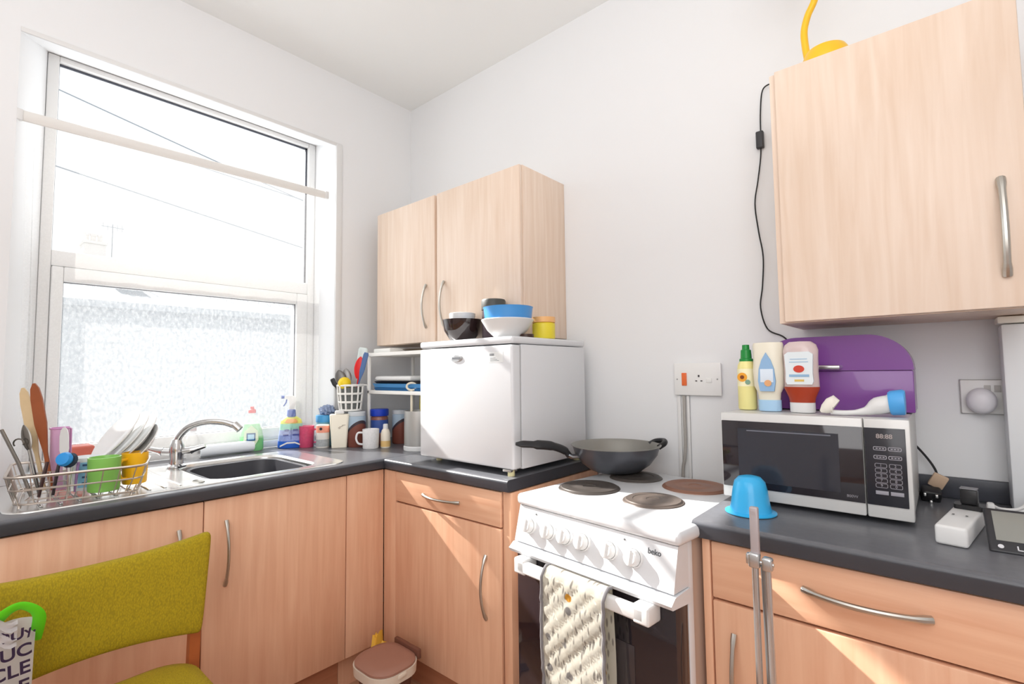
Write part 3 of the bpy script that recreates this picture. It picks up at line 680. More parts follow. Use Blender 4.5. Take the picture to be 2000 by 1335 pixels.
b = squeeze(KX, KY, [(0, ZT+.0245), (.0268, ZT+.0245), (.0288, ZT+.036), (.0378, ZT+.058), (.0378, ZT+.062), (0, ZT+.060)], .63); obj('ketchup', b, mat('ketchup_red', 'A23A20', .3), t)
b = squeeze(KX, KY, [(0, ZT+.0005), (.0255, ZT+.0005), (.027, ZT+.004), (.027, ZT+.024), (0, ZT+.024)], .7); obj('cap', b, WHITEP, t)
b = NB(); prism(b, [(KX+u, ZT+v) for u, v in ((-.026, .068), (.026, .068), (.029, .075), (.028, .095), (.030, .14), (.022, .146), (-.022, .146), (-.030, .14), (-.028, .095), (-.029, .075))], 'y', KY-.0262, KY-.018); l1 = obj('label', b, mat('ketchup_label', 'DDE6EA', .45), bo)
b = NB(); lathe(b, [(0, 0), (.0115, 0), (.0115, .0012), (0, .0012)], (KX, KY-.0263, ZT+.105), 20, Matrix.Rotation(PI/2, 4, 'X'), sy=.75); obj('tomato_print', b, mat('tomato_red', 'C8402E', .5), l1)
b = NB(); box(b, KX-.018, KX+.018, KY-.0268, KY-.0262, ZT+.128, ZT+.1295); box(b, KX-.02, KX+.02, KY-.0268, KY-.0262, ZT+.121, ZT+.1225); box(b, KX-.021, KX+.021, KY-.0268, KY-.0262, ZT+.086, ZT+.092); obj('label_print', b, mat('label_blue', '8EB2D0', .5), l1)
b = NB(); box(b, KX-.010, KX+.010, KY-.0268, KY-.0262, ZT+.075, ZT+.080); obj('gold_print', b, mat('label_gold', 'D8B860', .5), l1); t.scale = (1.14, 1.1, 1.13)
# white and blue brush lying on the microwave
t = thing('bottle_brush', 'white plastic scoop with blue end lying on the microwave front edge', 'utensil', (2.24, -.345, ZT))
b = NB()
tube(b, [(2.168, -.36, ZT+.007), (2.176, -.36, ZT+.012), (2.188, -.358, ZT+.019), (2.196, -.357, ZT+.0215), (2.200, -.357, ZT+.018)], [.003, .010, .0155, .019, .016], 14, flat=.8)
obj('tip', b, mat('cream_bristle', 'EDE8DE', .7), t)
b = NB(); tube(b, spline([(2.190, -.357, ZT+.006), (2.225, -.353, ZT+.0055), (2.262, -.349, ZT+.010), (2.285, -.346, ZT+.020), (2.312, -.343, ZT+.0255)], 5), [.005]*8+[.006, .007, .008, .010, .012, .014, .0155]+[.017]*5+[.019], 14)
obj('shank', b, WHITEP, t)
b = NB(); tube(b, [(2.310, -.343, ZT+.026), (2.314, -.343, ZT+.0265), (2.337, -.340, ZT+.0285), (2.341, -.340, ZT+.0285)], [.021, .0235, .0245, .022], 20); obj('blue_end', b, mat('sky_plastic', '4FA4E4', .35), t); t.scale = (1, 1.2, 1.26)

# blue cup upside down
b = NB(); lathe(b, [(.052, 0), (.060, .0015), (.060, .004), (.049, .007), (.045, .025), (.041, .055), (.036, .078), (.026, .089), (.012, .0925), (0, .0925)], (2.027, -.500, .9005), 40)
lathe(b, [(.052, 0), (.047, .007), (.043, .025), (.039, .055), (.034, .076), (.024, .086), (0, .089)], (2.027, -.5, .9005), 40)
solo('blue_beaker', b, mat('aqua_plastic', '35AEE6', .3, coat=.2), 'bright blue plastic beaker upturned on the worktop before the microwave', 'beaker')
# extension block with plug
ex = thing('extension_block', 'white plug extension block on the worktop right of the microwave', 'extension lead', (2.430, -.375, .9), math.radians(-9), world=False)
b = NB(); box(b, -.026, .026, -.135, .125, .0005, .040, .006, 3); obj('casing', b, WHITEP, ex)
b = NB(); box(b, -.013, -.009, -.03, -.024, .042, .0425); box(b, .009, .013, -.03, -.024, .042, .0425); obj('socket_slot', b, BLACK, ex)
pl = thing('black_plug', 'black plug standing upright in the white extension block', 'plug', (2.444, -.315, .940), math.radians(-9), world=False)
b = NB(); prism(b, rrect(-.026, .026, -.018, .022, .006, 4), 'z', .0005, .010); box(b, -.015, .015, -.010, .014, .010, .044, .004); obj('body', b, BLACK, pl)
b = NB(); box(b, -.015, .015, -.010, .014, .044, .047, .001); obj('top_edge', b, mat('grey_rubber', '7C7C80', .5), pl)
b = NB(); tube(b, spline([(2.486, -.262, .942), (2.50, -.245, .934), (2.53, -.225, .935), (2.56, -.16, .95)], 6), .0035, 8); tube(b, spline([(2.486, -.262, .932), (2.50, -.25, .924), (2.53, -.228, .928), (2.56, -.16, .94)], 6), .0035, 8)
box(b, 2.474, 2.488, -.275, -.247, .926, .948, .004)
solo('white_lead', b, WHITEP, 'white cable running from the extension block behind the tall white box', 'cable')
# microwave cable, loose plug with tan tag
mc = thing('loose_plug', 'black plug with tan paper tag hanging on the microwave cable', 'plug', (2.375, -.07, .9))
b = NB(); tube(b, spline([(2.335, -.04, 1.052), (2.352, -.034, 1.030), (2.372, -.034, 1.000), (2.384, -.038, .975), (2.386, -.04, .955)], 6), .003, 8); obj('cable', b, BLACK, mc)
b = NB(); box(b, -.017, .017, -.006, .006, -.019, .019, .003, M=RT(.25, .45, .1, (2.388, -.062, .952))); obj('tag', b, mat('tan_tag', 'CBB096', .7), mc)
b = NB(); box(b, -.021, .021, -.016, .016, -.020, .016, .006, 3, M=RT(.5, .1, .2, (2.372, -.086, .920))); obj('body', b, BLACK, mc)
b = NB()
for dx_, dz_ in ((-.012, .004), (.012, .002), (0, -.014)): box(b, 2.372+dx_-.003, 2.372+dx_+.003, -.118, -.096, .918+dz_-.004, .918+dz_+.004, .001)
obj('pin', b, STEEL, mc)
# tall white box
wb_ = thing('tall_white_box', 'tall white enamelled cabinet at the right edge behind the black screen', 'cabinet', (2.78, -.12, .9))
b = NB(); box(b, 2.528, 2.98, -.11, -.022, .902, 1.368, .005); obj('body', b, mat('cool_white', 'E3E6E8', .35), wb_)
b = NB(); box(b, 2.522, 2.985, -.115, -.022, 1.370, 1.388, .004); obj('lid', b, mat('cream_white', 'F2F0E6', .4), wb_)
# black screen device
sc_ = thing('digital_screen', 'black tablet-like device with grey screen leaning back on the right worktop', 'tablet', (2.466, -.50, .9), world=False, rot=(math.radians(-50), 0, math.radians(3)))
b = NB(); box(b, 0, .20, 0, .012, .004, .108, .004, 3); obj('casing', b, mat('device_black', '2C2C30', .35), sc_)
b = NB(); box(b, .012, .188, -.001, .001, .030, .100, .0005); obj('screen', b, mat('grey_screen', '8C8C86', .25), sc_)
b = NB()
for i, x in enumerate((.014, .040, .066, .092, .118, .144)):
    if i % 3 == 0: lathe(b, [(0, 0), (.0045, 0), (.0045, .001), (0, .001)], (x+.003, -.0005, .016), 12, Matrix.Rotation(PI/2, 4, 'X'))
    elif i % 3 == 1: box(b, x, x+.002, -.0012, 0, .011, .021); box(b, x, x+.008, -.0012, 0, .011, .013)
    else: [box(b, x+k*.004, x+k*.004+.002, -.0012, 0, .011, .021) for k in range(3)]
obj('icon_row', b, mat('icon_white', 'D8D8DC', .5), sc_)
b = NB()
for z in (.04, ): box(b, .05, .15, .012, .016, .02, .09, .002)
box(b, .08, .12, .0145, .030, .006, .05, .003); obj('stand_foot', b, BLACK, sc_)

# ------------------------------------------------------------ wall sockets
def pins(bm, x, z, y, s=1):
    box(bm, x-.003, x+.003, y-.0008, y, z+.008, z+.016); box(bm, x-.013, x-.006, y-.0008, y, z-.008, z-.004); box(bm, x+.006, x+.013, y-.0008, y, z-.008, z-.004)
s1 = thing('cooker_switch', 'white cooker switch plate with orange rocker and a socket above the hob', 'wall socket', (1.72, 0, 1.228))
b = NB(); box(b, 1.636, 1.806, -.012, -.0005, 1.170, 1.286, .003); obj('back_box', b, WHITEP, s1)
b = NB(); box(b, 1.634, 1.808, -.018, -.010, 1.168, 1.288, .003); obj('faceplate', b, mat('socket_white', 'EAEAE8', .35), s1)
b = NB(); box(b, 1.664, 1.683, -.022, -.017, 1.204, 1.252, .002); obj('rocker', b, mat('orange_rocker', 'E8703A', .4), s1)
b = NB(); pins(b, 1.728, 1.228, -.0182); obj('socket_hole', b, mat('hole_dark', '4A4648', .6), s1)
b = NB(); box(b, 1.755, 1.775, -.021, -.017, 1.216, 1.232, .001); obj('socket_switch', b, mat('socket_white', 'EAEAE8'), s1)
b = NB()
for x in (1.646, 1.795): lathe(b, [(0, 0), (.003, 0), (.003, .001), (0, .001)], (x, -.018, 1.228), 10, Matrix.Rotation(PI/2, 4, 'X'))
obj('screw', b, mat('screw_grey', 'A8A8A8', .4, .6), s1)
tr = thing('cable_trunking', 'white trunking with grey cable running down from the cooker switch', 'trunking', (1.66, -.01, .60))
b = NB(); box(b, 1.640, 1.653, -.010, -.0003, .60, 1.166, .001); box(b, 1.676, 1.686, -.010, -.0003, .60, 1.166, .001); box(b, 1.640, 1.686, -.003, -.0003, .60, 1.166); obj('channel', b, WHITEP, tr)
b = NB(); tube(b, spline([(1.668, -.012, 1.166), (1.668, -.014, 1.08), (1.669, -.016, 1.0), (1.664, -.016, .93), (1.655, -.014, .87), (1.65, -.014, .62)], 5), .006, 8); obj('cable', b, mat('grey_cable', 'A8A49E', .5), tr)
s2 = thing('double_socket', 'white double wall socket behind the round plug-in, right wall', 'wall socket', (2.53, 0, 1.18))
b = NB(); box(b, 2.446, 2.60, -.010, -.0005, 1.135, 1.226, .003); obj('faceplate', b, mat('socket_white', 'EAEAE8'), s2)
SH = mat('socket_line', 'A6A4A2', .6)
b = NB()
for x in (2.494, 2.514): box(b, x, x+.013, -.0130, -.010, 1.194, 1.212, .001)
obj('socket_switch', b, mat('switch_grey', 'C4C2BE', .5), s2)
b = NB(); box(b, 2.4455, 2.601, -.006, -.0004, 1.1340, 1.1352); box(b, 2.4445, 2.4460, -.006, -.0004, 1.134, 1.227); box(b, 2.4455, 2.601, -.006, -.0004, 1.2262, 1.2275); obj('edge_line', b, SH, s2)
b = NB(); lathe(b, [(0, 0), (.030, 0), (.0315, .006), (.030, .022), (.024, .030), (.012, .034), (0, .035)], (2.487, -.0135, 1.170), 36, Matrix.Rotation(PI/2, 4, 'X'), sy=1.12)
solo('plug_in_sensor', b, mat('lilac_white', 'DEDDE2', .35), 'round white plug-in device covering the left of the double socket', 'plug-in')

# lamp on the wall cabinet and its cord
YEL = mat('lamp_yellow', 'F4C020', .35, coat=.2)
lm = thing('yellow_lamp', 'yellow desk lamp with bent stem on top of the large wall cabinet', 'lamp', (2.20, -.235, 2.115))
b = NB(); lathe(b, [(0, 2.116), (.058, 2.116), (.060, 2.122), (.058, 2.150), (.050, 2.166), (.030, 2.172), (0, 2.173)], (2.203, -.235, 0), 36); obj('base', b, YEL, lm)
b = NB(); tube(b, spline([(2.158, -.235, 2.160), (2.153, -.236, 2.21), (2.153, -.237, 2.25), (2.164, -.238, 2.29), (2.184, -.240, 2.33), (2.20, -.24, 2.40), (2.19, -.25, 2.48), (2.15, -.28, 2.53)], 6), .0095, 12); obj('stem', b, YEL, lm)
b = NB(); M = RT(math.radians(-35), math.radians(-20), 0, (2.135, -.30, 2.515)); lathe(b, [(.018, .03), (.025, .02), (.06, -.07), (.058, -.07), (.022, .018), (0, .02)], (0, 0, 0), 28, M); obj('shade', b, YEL, lm)
pc = thing('power_cord', 'thin black cord with inline switch down the wall beside the large cabinet', 'cord', (1.965, -.01, 1.36))
b = NB(); tube(b, spline([(2.150, -.20, 2.124), (2.10, -.08, 2.126), (2.075, -.03, 2.18), (2.03, -.016, 2.235), (1.998, -.014, 2.245), (1.980, -.012, 2.225), (1.972, -.010, 2.15), (1.970, -.010, 2.07), (1.967, -.010, 2.00), (1.955, -.009, 1.92), (1.942, -.008, 1.84), (1.950, -.008, 1.74), (1.961, -.008, 1.65), (1.955, -.008, 1.55), (1.946, -.008, 1.475), (1.965, -.008, 1.40), (2.01, -.008, 1.372), (2.03, -.008, 1.35)], 6), .0025, 6); obj('cord', b, BLACK, pc)
b = NB(); box(b, 1.956, 1.980, -.022, -.003, 2.030, 2.090, .004, 3); obj('inline_switch', b, mat('switch_black', '3A3A3C', .45), pc)

# ------------------------------------------------------------ corner plastic rack with trays
rk = thing('shelf_rack', 'white plastic two-shelf rack in the corner below the small wall cabinet', 'rack', (.40, -.24, .9))
RP = mat('rack_white', 'EFEDE8', .4)
b = NB()
for x in (.150, .66):
    for y in (-.385, -.10): box(b, x-.007, x+.007, y-.007, y+.007, .9005, 1.372, .002)
obj('upright', b, RP, rk)
for z in (1.160, 1.352):
    b = NB(); box(b, .145, .665, -.392, -.383, z, z+.018, .002); box(b, .145, .665, -.102, -.093, z, z+.018, .002); box(b, .143, .152, -.39, -.095, z, z+.018, .002); box(b, .658, .667, -.39, -.095, z, z+.018, .002)
    for i in range(11): box(b, .19+i*.042, .196+i*.042, -.385, -.10, z+.002, z+.007)
    obj('shelf', b, RP, rk)
def tray(x0, x1, y0, y1, z, h, name, m, lab, cat='tray'):
    b = NB(); o = rrect(x0, x1, y0, y1, .02); i = rrect(x0+.004, x1-.004, y0+.004, y1-.004, .017)
    ob = rrect(x0+.01, x1-.01, y0+.01, y1-.01, .015); ib = rrect(x0+.013, x1-.013, y0+.013, y1-.013, .013)
    f = lambda P, zz: [b.verts.new((u, v, zz)) for u, v in P]
    A, B1, C1, D1 = f(o, z+h), f(i, z+h), f(ob, z), f(ib, z+.003)
    bridge(b, A, B1); bridge(b, A, C1); bridge(b, B1, D1); b.faces.new(C1); b.faces.new(D1)
    return solo(name, b, m, lab, cat)
tray(.165, .645, -.375, -.115, 1.1685, .022, 'serving_tray', mat('deep_blue', '2E6FA6', .35), 'darker blue tray, lowest on the corner rack middle shelf')
tray(.160, .650, -.380, -.110, 1.192, .020, 'serving_tray', mat('mid_blue', '4A92CC', .35), 'lighter blue tray resting on the darker blue tray')
tray(.165, .655, -.375, -.12, 1.2135, .010, 'baking_tray', mat('tray_black', '24242A', .35), 'thin black baking tray above the blue trays on the rack')
b = NB(); box(b, .175, .47, -.37, -.13, 1.2245, 1.250, .012, 3); solo('white_box', b, WHITEP, 'low white plastic tub on the black tray in the rack', 'tub')
b = NB(); lathe(b, [(0, 1.3605), (.09, 1.3605), (.125, 1.378), (.128, 1.380), (.122, 1.380), (.088, 1.364), (0, 1.363)], (.47, -.255, 0), 36); solo('baking_tin', b, mat('dark_bronze', '6A5840', .3, .7), 'dark bronze round tin on the top shelf of the corner rack', 'tin')
b = NB(); box(b, .165, .31, -.37, -.14, 1.3605, 1.392, .006); solo('pale_tub', b, mat('pale_clear', 'E9E9E4', .35), 'pale tub on the top shelf of the corner rack, left end', 'tub')

# utensil basket hooked on the rack
ub = thing('utensil_basket', 'white plastic cutlery basket with square holes hooked on the corner rack', 'basket', (.085, -.455, 1.07))
bxc, byc = .100, -.462
def oct_ring(r, z, n=24): return [(bxc+r*math.cos(2*PI*i/n), byc+r*math.sin(2*PI*i/n), z) for i in range(n)]
b = NB()
rr_ = [(.064, 1.205), (.061, 1.163), (.057, 1.121), (.052, 1.080)]
for r, z in rr_: tube(b, oct_ring(r, z), .0056, 6, closed=True)
for i in range(12):
    a = 2*PI*i/12+.1
    tube(b, [(bxc+r*math.cos(a), byc+r*math.sin(a), z) for r, z in rr_], .0046, 6)
lathe(b, [(0, 1.078), (.053, 1.078), (.053, 1.082), (0, 1.082)], (bxc, byc, 0), 24)
obj('lattice', b, RP, ub)
b = NB(); lathe(b, [(.045, 1.084), (.055, 1.195)], (bxc, byc, 0), 24); obj('liner', b, mat('liner_dark', '6B6E6C', .7), ub)
b = NB(); tube(b, [(.138, -.445, 1.200), (.150, -.42, 1.205), (.152, -.398, 1.205), (.152, -.394, 1.185)], .004, 6); obj('hook', b, RP, ub)
def utensil(name, lab, cat, base, tip, hw, hl, m, blade='oval', rh=.004, mh=None):
    P, Q = Vector(base), Vector(tip); d = (Q-P).normalized(); side = d.cross(Vector((.75, -.66, 0))).normalized(); nrm = side.cross(d)
    b = NB(); K = Q-d*hl
    tube(b, [P, K], rh, 8)
    n = 10; rr = []
    for i in range(n+1):
        t = i/n
        w = hw*(math.sin(PI*min(1, t*.93+.07))**.6) if blade == 'oval' else hw*(.35+.65*min(1, t*3))*(1 if t < .93 else .75)
        rr.append(max(w, .002))
    tube(b, [K+d*hl*i/n for i in range(n+1)], rr, 14, flat=.22, up=tuple(side))
    return solo(name, b, m, lab, cat, base=P)
utensil('red_spoon', 'bright red plastic spoon upright in the white utensil basket', 'utensil', (.12, -.450, 1.09), (.146, -.432, 1.352), .026, .115, mat('utensil_red', 'D8181C', .35))
utensil('blue_spatula', 'slim grey-blue spatula behind the red spoon in the basket', 'utensil', (.125, -.465, 1.09), (.166, -.412, 1.372), .013, .14, mat('utensil_blue', '4A6A9C', .4), 'flat')
utensil('clear_spatula', 'pale translucent turner at the back of the utensil basket', 'utensil', (.095, -.435, 1.09), (.112, -.395, 1.40), .024, .10, mat('utensil_pale', 'D4E0DE', .2), 'flat')
utensil('steel_masher', 'grey steel ladle leaning left out of the utensil basket', 'utensil', (.095, -.47, 1.09), (.046, -.500, 1.284), .028, .085, mat('gunmetal', '6E6C6A', .35, .7))
utensil('steel_spoon', 'dark slotted spoon just left of the yellow lemon squeezer', 'utensil', (.08, -.455, 1.09), (.056, -.465, 1.292), .026, .085, mat('slotted_grey', '8A8886', .35, .6))
utensil('black_whisk', 'small black-handled tool leaning over the left rim of the basket', 'utensil', (.075, -.48, 1.10), (.020, -.520, 1.24), .012, .05, BLACK, 'flat')
b = NB(); lathe(b, [(0, 0), (.022, .004), (.032, .02), (.031, .038), (.02, .052), (.006, .058), (0, .058)], (.104, -.495, 1.190), 24, RT(.2, .1, 0)); solo('lemon_squeezer', b, mat('lemon_yellow', 'F0D020', .4), 'round yellow lemon squeezer head at the rim of the utensil basket', 'utensil')

# ------------------------------------------------------------ jars and bottles at the corner
def jar(name, lab, cat, x, y, parts, z=.9005, group=None):
    t = thing(name, lab, cat, (x, y, .9), group=group)
    for nm, prof, m in parts:
        b = NB(); lathe(b, [(r, z+h) for r, h in prof], (x, y, 0), 32); obj(nm, b, m, t)
    return t
def rot_to_cam(x, y): return math.atan2(-1.866-y, 2.414-x)
def wedge_label(name, t, x, y, r, z0, z1, half, m, parent=None, dphi=0):
    a0 = rot_to_cam(x, y)+dphi
    b = NB(); quadsheet(b, lambda u, v: Vector((x+r*math.cos(a0+half*(2*u-1)), y+r*math.sin(a0+half*(2*u-1)), z0+(z1-z0)*v)), 14, 1)
    return obj(name, b, m, parent or t)
# washing-up liquid
x, y = -.115, -.858
t = thing('washing_up_liquid', 'clear bottle of green washing-up liquid with red cap by the sink', 'bottle', (x, y, .9), world=False, rz=math.radians(64))
prof = [(0, .001), (.045, .001), (.048, .01), (.047, .06), (.040, .095), (.030, .125), (.020, .150), (.013, .158), (.012, .168), (0, .168)]
b = NB(); lathe(b, prof, (0, 0, 0), 32, sy=.62); bo = obj('body', b, mat('clear_pet', 'E8F4EA', .08, alpha=.2, coat=.5), t)
b = NB(); lathe(b, [(0, .003), (.0435, .003), (.046, .012), (.0455, .058), (.0445, .066), (0, .066)], (0, 0, 0), 32, sy=.60); obj('green_liquid', b, mat('liquid_green', '2FC24A', .15, coat=.4), t)
b = NB(); lathe(b, [(0, .066), (.0440, .066), (.0385, .093), (.029, .120), (0, .120)], (0, 0, 0), 32, sy=.60); obj('pale_liquid', b, mat('liquid_pale', 'A6E4B0', .2, alpha=.7), t)
b = NB(); prism(b, [(u*.028, .03+v*.085) for u, v in ((-.6, 0), (.6, 0), (1, .25), (.9, .7), (0, 1.0), (-.9, .7), (-1, .25))], 'y', -.0305, -.024); l1 = obj('label', b, mat('label_green_red', 'D8E6C8', .5), bo)
b = NB(); box(b, -.017, .017, -.0315, -.0303, .048, .082, .001); l2 = obj('label_patch', b, mat('label_navy', '2C5A8C', .5), l1)
b = NB(); box(b, -.012, .012, -.0320, -.0313, .054, .076, .001); obj('label_picture', b, mat('label_sky', 'A8D4EC', .5), l2)
b = NB(); lathe(b, [(0, .168), (.015, .168), (.0145, .182), (.008, .186), (.007, .196), (0, .197)], (0, 0, 0), 20); obj('cap', b, mat('cap_red', 'D86A6E', .4), t); t.scale = (1.12, 1.12, 1.08)
# blue trigger spray
x, y = -.068, -.688
t = thing('spray_bottle', 'multicoloured cleaning spray bottle with blue and white trigger by the window', 'bottle', (x, y, .9), world=False, rz=math.radians(64))
b = NB(); lathe(b, [(0, .001), (.058, .001), (.062, .006), (.060, .036), (0, .036)], (0, 0, 0), 32, sy=.55); bo = obj('blue_base', b, mat('spray_blue', '2A62C8', .3), t)
b = NB(); lathe(b, [(.060, .036), (.055, .075), (.053, .09)], (0, 0, 0), 32, sy=.55); obj('purple_label', b, mat('label_violet', '8C9CD4', .4, var=.3, vs=120), t)
b = NB(); lathe(b, [(.053, .09), (.052, .11), (.051, .12)], (0, 0, 0), 32, sy=.55); obj('teal_label', b, mat('label_teal', '8AD0B8', .4, var=.25, vs=150), t)
b = NB(); lathe(b, [(.051, .12), (.047, .138), (.032, .150), (.020, .155)], (0, 0, 0), 32, sy=.55); obj('yellow_label', b, mat('label_lime', 'D6DC4A', .4, var=.3, vs=120), t)
b = NB()
box(b, -.036, -.012, -.0315, -.0305, .062, .070); box(b, .006, .036, -.0315, -.0305, .062, .070); box(b, -.030, -.010, -.0318, -.0305, .084, .094); box(b, .008, .030, -.0318, -.0305, .084, .094); box(b, -.0012, .0012, -.0325, -.0305, .040, .10)
obj('label_print', b, mat('print_navy', '3A4690', .5), t)
b = NB(); prism(b, [(-.03, .130), (-.02, .144), (.02, .144), (.03, .130), (.02, .124), (-.02, .124)], 'y', -.0335, -.012); obj('label_star', b, mat('label_amber', 'E8A040', .5), t)
b = NB(); prism(b, [(-.050, .010), (-.018, .024), (.018, .024), (.050, .010), (.050, .016), (.018, .032), (-.018, .032), (-.05, .016)], 'y', -.0345, -.030); obj('white_wave', b, WHITEP, t)
b = NB(); lathe(b, [(0, .153), (.020, .153), (.021, .16), (.019, .187), (.014, .190), (0, .190)], (0, 0, 0), 24); obj('collar', b, mat('spray_navy', '2450A8', .35), t)
b = NB(); prism(b, [(-.012, .190), (.014, .190), (.018, .215), (.022, .248), (.004, .258), (-.030, .258), (-.034, .246), (-.014, .238), (-.010, .215)], 'y', -.011, .011); hd = obj('spray_head', b, WHITEP, t)
b = NB(); prism(b, [(-.026, .240), (-.020, .240), (-.022, .224), (-.034, .206), (-.039, .207), (-.028, .226)], 'y', -.006, .006); cyl(b, (-.033, 0, .251), (-.047, 0, .251), .0075, 12); obj('trigger', b, mat('spray_navy', '2450A8'), hd)
# mugs
def mug(name, lab, x, y, r, h, m, hdl, z=.9005, hm=None, inner=None, taper=.95, rot=None):
    t = thing(name, lab, 'mug', (x, y, z))
    b = NB(); lathe(b, [(0, z), (r*taper*.95, z), (r*taper, z+.004), (r, z+h), (r-.003, z+h+.001), (r-.005, z+h-.003), (r*taper-.005, z+.008), (0, z+.007)], (x, y, 0), 36); o = obj('cup', b, m, t)
    dx, dy = math.cos(hdl), math.sin(hdl)
    pts = spline([(x+dx*(r*.97), y+dy*r*.97, z+h*.82), (x+dx*(r+.022), y+dy*(r+.022), z+h*.80), (x+dx*(r+.030), y+dy*(r+.030), z+h*.52), (x+dx*(r+.020), y+dy*(r+.020), z+h*.26), (x+dx*r*.96, y+dy*r*.96, z+h*.20)], 6)
    b = NB(); tube(b, pts, .0048, 10); obj('handle', b, hm or m, t)
    return t
a = rot_to_cam(-.06, -.585)
mug('pink_mug', 'deep pink mug with round handle beside the spray bottle', -.020, -.632, .036, .105, mat('mug_pink', 'C8486C', .3, var=.25, vs=90), a+1.45, hm=mat('mug_pink2', 'D85C86', .3))
# rainbow tin
x, y = .002, -.545
t = jar('food_tin', 'colourful round tin with teal blue lid left of the cream carton', 'tin', x, y, [
    ('body', [(0, 0), (.042, 0), (.043, .004), (.043, .120), (0, .120)], mat('tin_teal', '6AA4B4', .4, var=.35, vs=60)), ('lid', [(0, .120), (.0455, .120), (.046, .124), (.046, .152), (.044, .155), (0, .155)], mat('lid_teal', '3C8CC0', .4))])
x, y = .062, -.590
t = jar('food_tin', 'small pale tin with red and grey label in front of the teal tin', 'tin', x, y, [
    ('body', [(0, 0), (.030, 0), (.031, .003), (.031, .110), (.029, .113), (0, .113)], mat('tin_pale', 'D8D4CE', .4)), ('red_band', [(.0315, .075), (.0315, .108)], mat('tin_salmon', 'E89880', .5, var=.2, vs=100)), ('grey_band', [(.0315, .008), (.0315, .042)], mat('tin_grey', 'A4A8AA', .5, var=.3, vs=120))])
b = NB(); lathe(b, [(0, 0), (.007, 0), (.007, .001), (0, .001)], (0, 0, 0), 14, RT(PI/2, 0, 0) )
a = rot_to_cam(x, y)-.3
bmesh.ops.transform(b, matrix=Matrix.Translation(Vector((x+.0325*math.cos(a), y+.0325*math.sin(a), .995))) @ Matrix.Rotation(a+PI/2, 4, 'Z'), verts=b.verts); obj('dot_print', b, mat('dot_dark', '2A2A30', .6), t)
# cream carton
x, y = .124, -.536
t = thing('cream_container', 'tall cream rectangular container tapering to its base beside the tins', 'container', (x, y, .9), world=False, rz=math.radians(58))
b = NB(); A = [b.verts.new((u, v, .001)) for u, v in rrect(-.036, .036, -.026, .026, .010)]; B1 = [b.verts.new((u, v, .160)) for u, v in rrect(-.046, .046, -.033, .033, .012)]; C1 = [b.verts.new((u, v, .164)) for u, v in rrect(-.044, .044, -.031, .031, .012)]
bridge(b, A, B1); bridge(b, B1, C1); b.faces.new(A); b.faces.new(C1); bo = obj('body', b, mat('cream_plastic', 'EFE8D6', .45), t)
b = NB(); box(b, -.022, .022, -.024, .024, .164, .182, .006, 3); obj('cap', b, WHITEP, t)
b = NB(); tube(b, [(-.006, -.0335, .098), (.002, -.0337, .104), (.010, -.0337, .106), (.018, -.0337, .110)], .0009, 6); tube(b, [(-.002, -.0335, .094), (.006, -.0337, .100)], .0009, 6); tube(b, [(.012, -.034, .112), (.03, -.034, .112)], .0007, 6); obj('script_print', b, mat('print_taupe', '8C7C6E', .6), bo)
def protein(lab, x, y, lid=None):
    m = bpy.data.materials.get('diagonal_wrap')
    if m is None:
        m = mat('diagonal_wrap', 'B8C8D4', .4); nt = m.node_tree; bs = nt.nodes['Principled BSDF']
        tc = nt.nodes.new('ShaderNodeTexCoord'); sp = nt.nodes.new('ShaderNodeSeparateXYZ'); nt.links.new(tc.outputs['Object'], sp.inputs[0])
        a1 = nt.nodes.new('ShaderNodeMath'); a1.operation = 'MULTIPLY'; a1.inputs[1].default_value = -.9; nt.links.new(sp.outputs['X'], a1.inputs[0])
        a2 = nt.nodes.new('ShaderNodeMath'); a2.operation = 'ADD'; nt.links.new(a1.outputs[0], a2.inputs[0]); nt.links.new(sp.outputs['Z'], a2.inputs[1])
        r = nt.nodes.new('ShaderNodeValToRGB'); mr = nt.nodes.new('ShaderNodeMapRange'); mr.inputs[1].default_value = 0; mr.inputs[2].default_value = .2
        nt.links.new(a2.outputs[0], mr.inputs[0]); nt.links.new(mr.outputs[0], r.inputs[0]); r.color_ramp.interpolation = 'CONSTANT'
        r.color_ramp.elements[0].color = lin('7A4438'); e = r.color_ramp.elements.new(.38); e.color = lin('3A3038'); e = r.color_ramp.elements.new(.46); e.color = lin('A9BCCC'); r.color_ramp.elements[-1].color = lin('C4D0D8'); r.color_ramp.elements[-1].position = .8
        nt.links.new(r.outputs[0], bs.inputs['Base Color'])
    return jar('coffee_jar', lab, 'jar', x, y, [('body', [(0, 0), (.042, 0), (.044, .004), (.044, .148), (.040, .152), (0, .152)], m), ('lid', [(0, .152), (.042, .152), (.043, .156), (.043, .170), (.040, .173), (0, .173)], mat('jar_lid_grey', 'C9CED2', .4))])
protein('blue-grey and brown jar beside the cream container, left of the white mug', .165, -.465)
protein('blue-grey and brown jar half behind the small white bottle, nearest the canister', .245, -.255)
t = jar('blue_lid_jar', 'coffee jar with deep blue lid behind the patterned white mug', 'jar', .185, -.345, [('body', [(0, 0), (.042, 0), (.044, .004), (.044, .135), (.038, .145), (0, .145)], mat('jar_brown', '8A5A50', .3, var=.2, vs=30)), ('blue_label', [(.0445, .060), (.0445, .125)], mat('label_royal', '3C58A0', .4)), ('lid', [(0, .145), (.046, .145), (.047, .149), (.047, .176), (.044, .180), (0, .180)], mat('lid_royal', '2040B8', .3))])
MP = mat('mug_print', 'E4E2E2', .3, var=.14, vs=140)
a = rot_to_cam(.276, -.456)
mug('white_mug', 'white mug with faint grey pattern in front of the coffee jars', .276, -.456, .040, .092, MP, a-1.75)
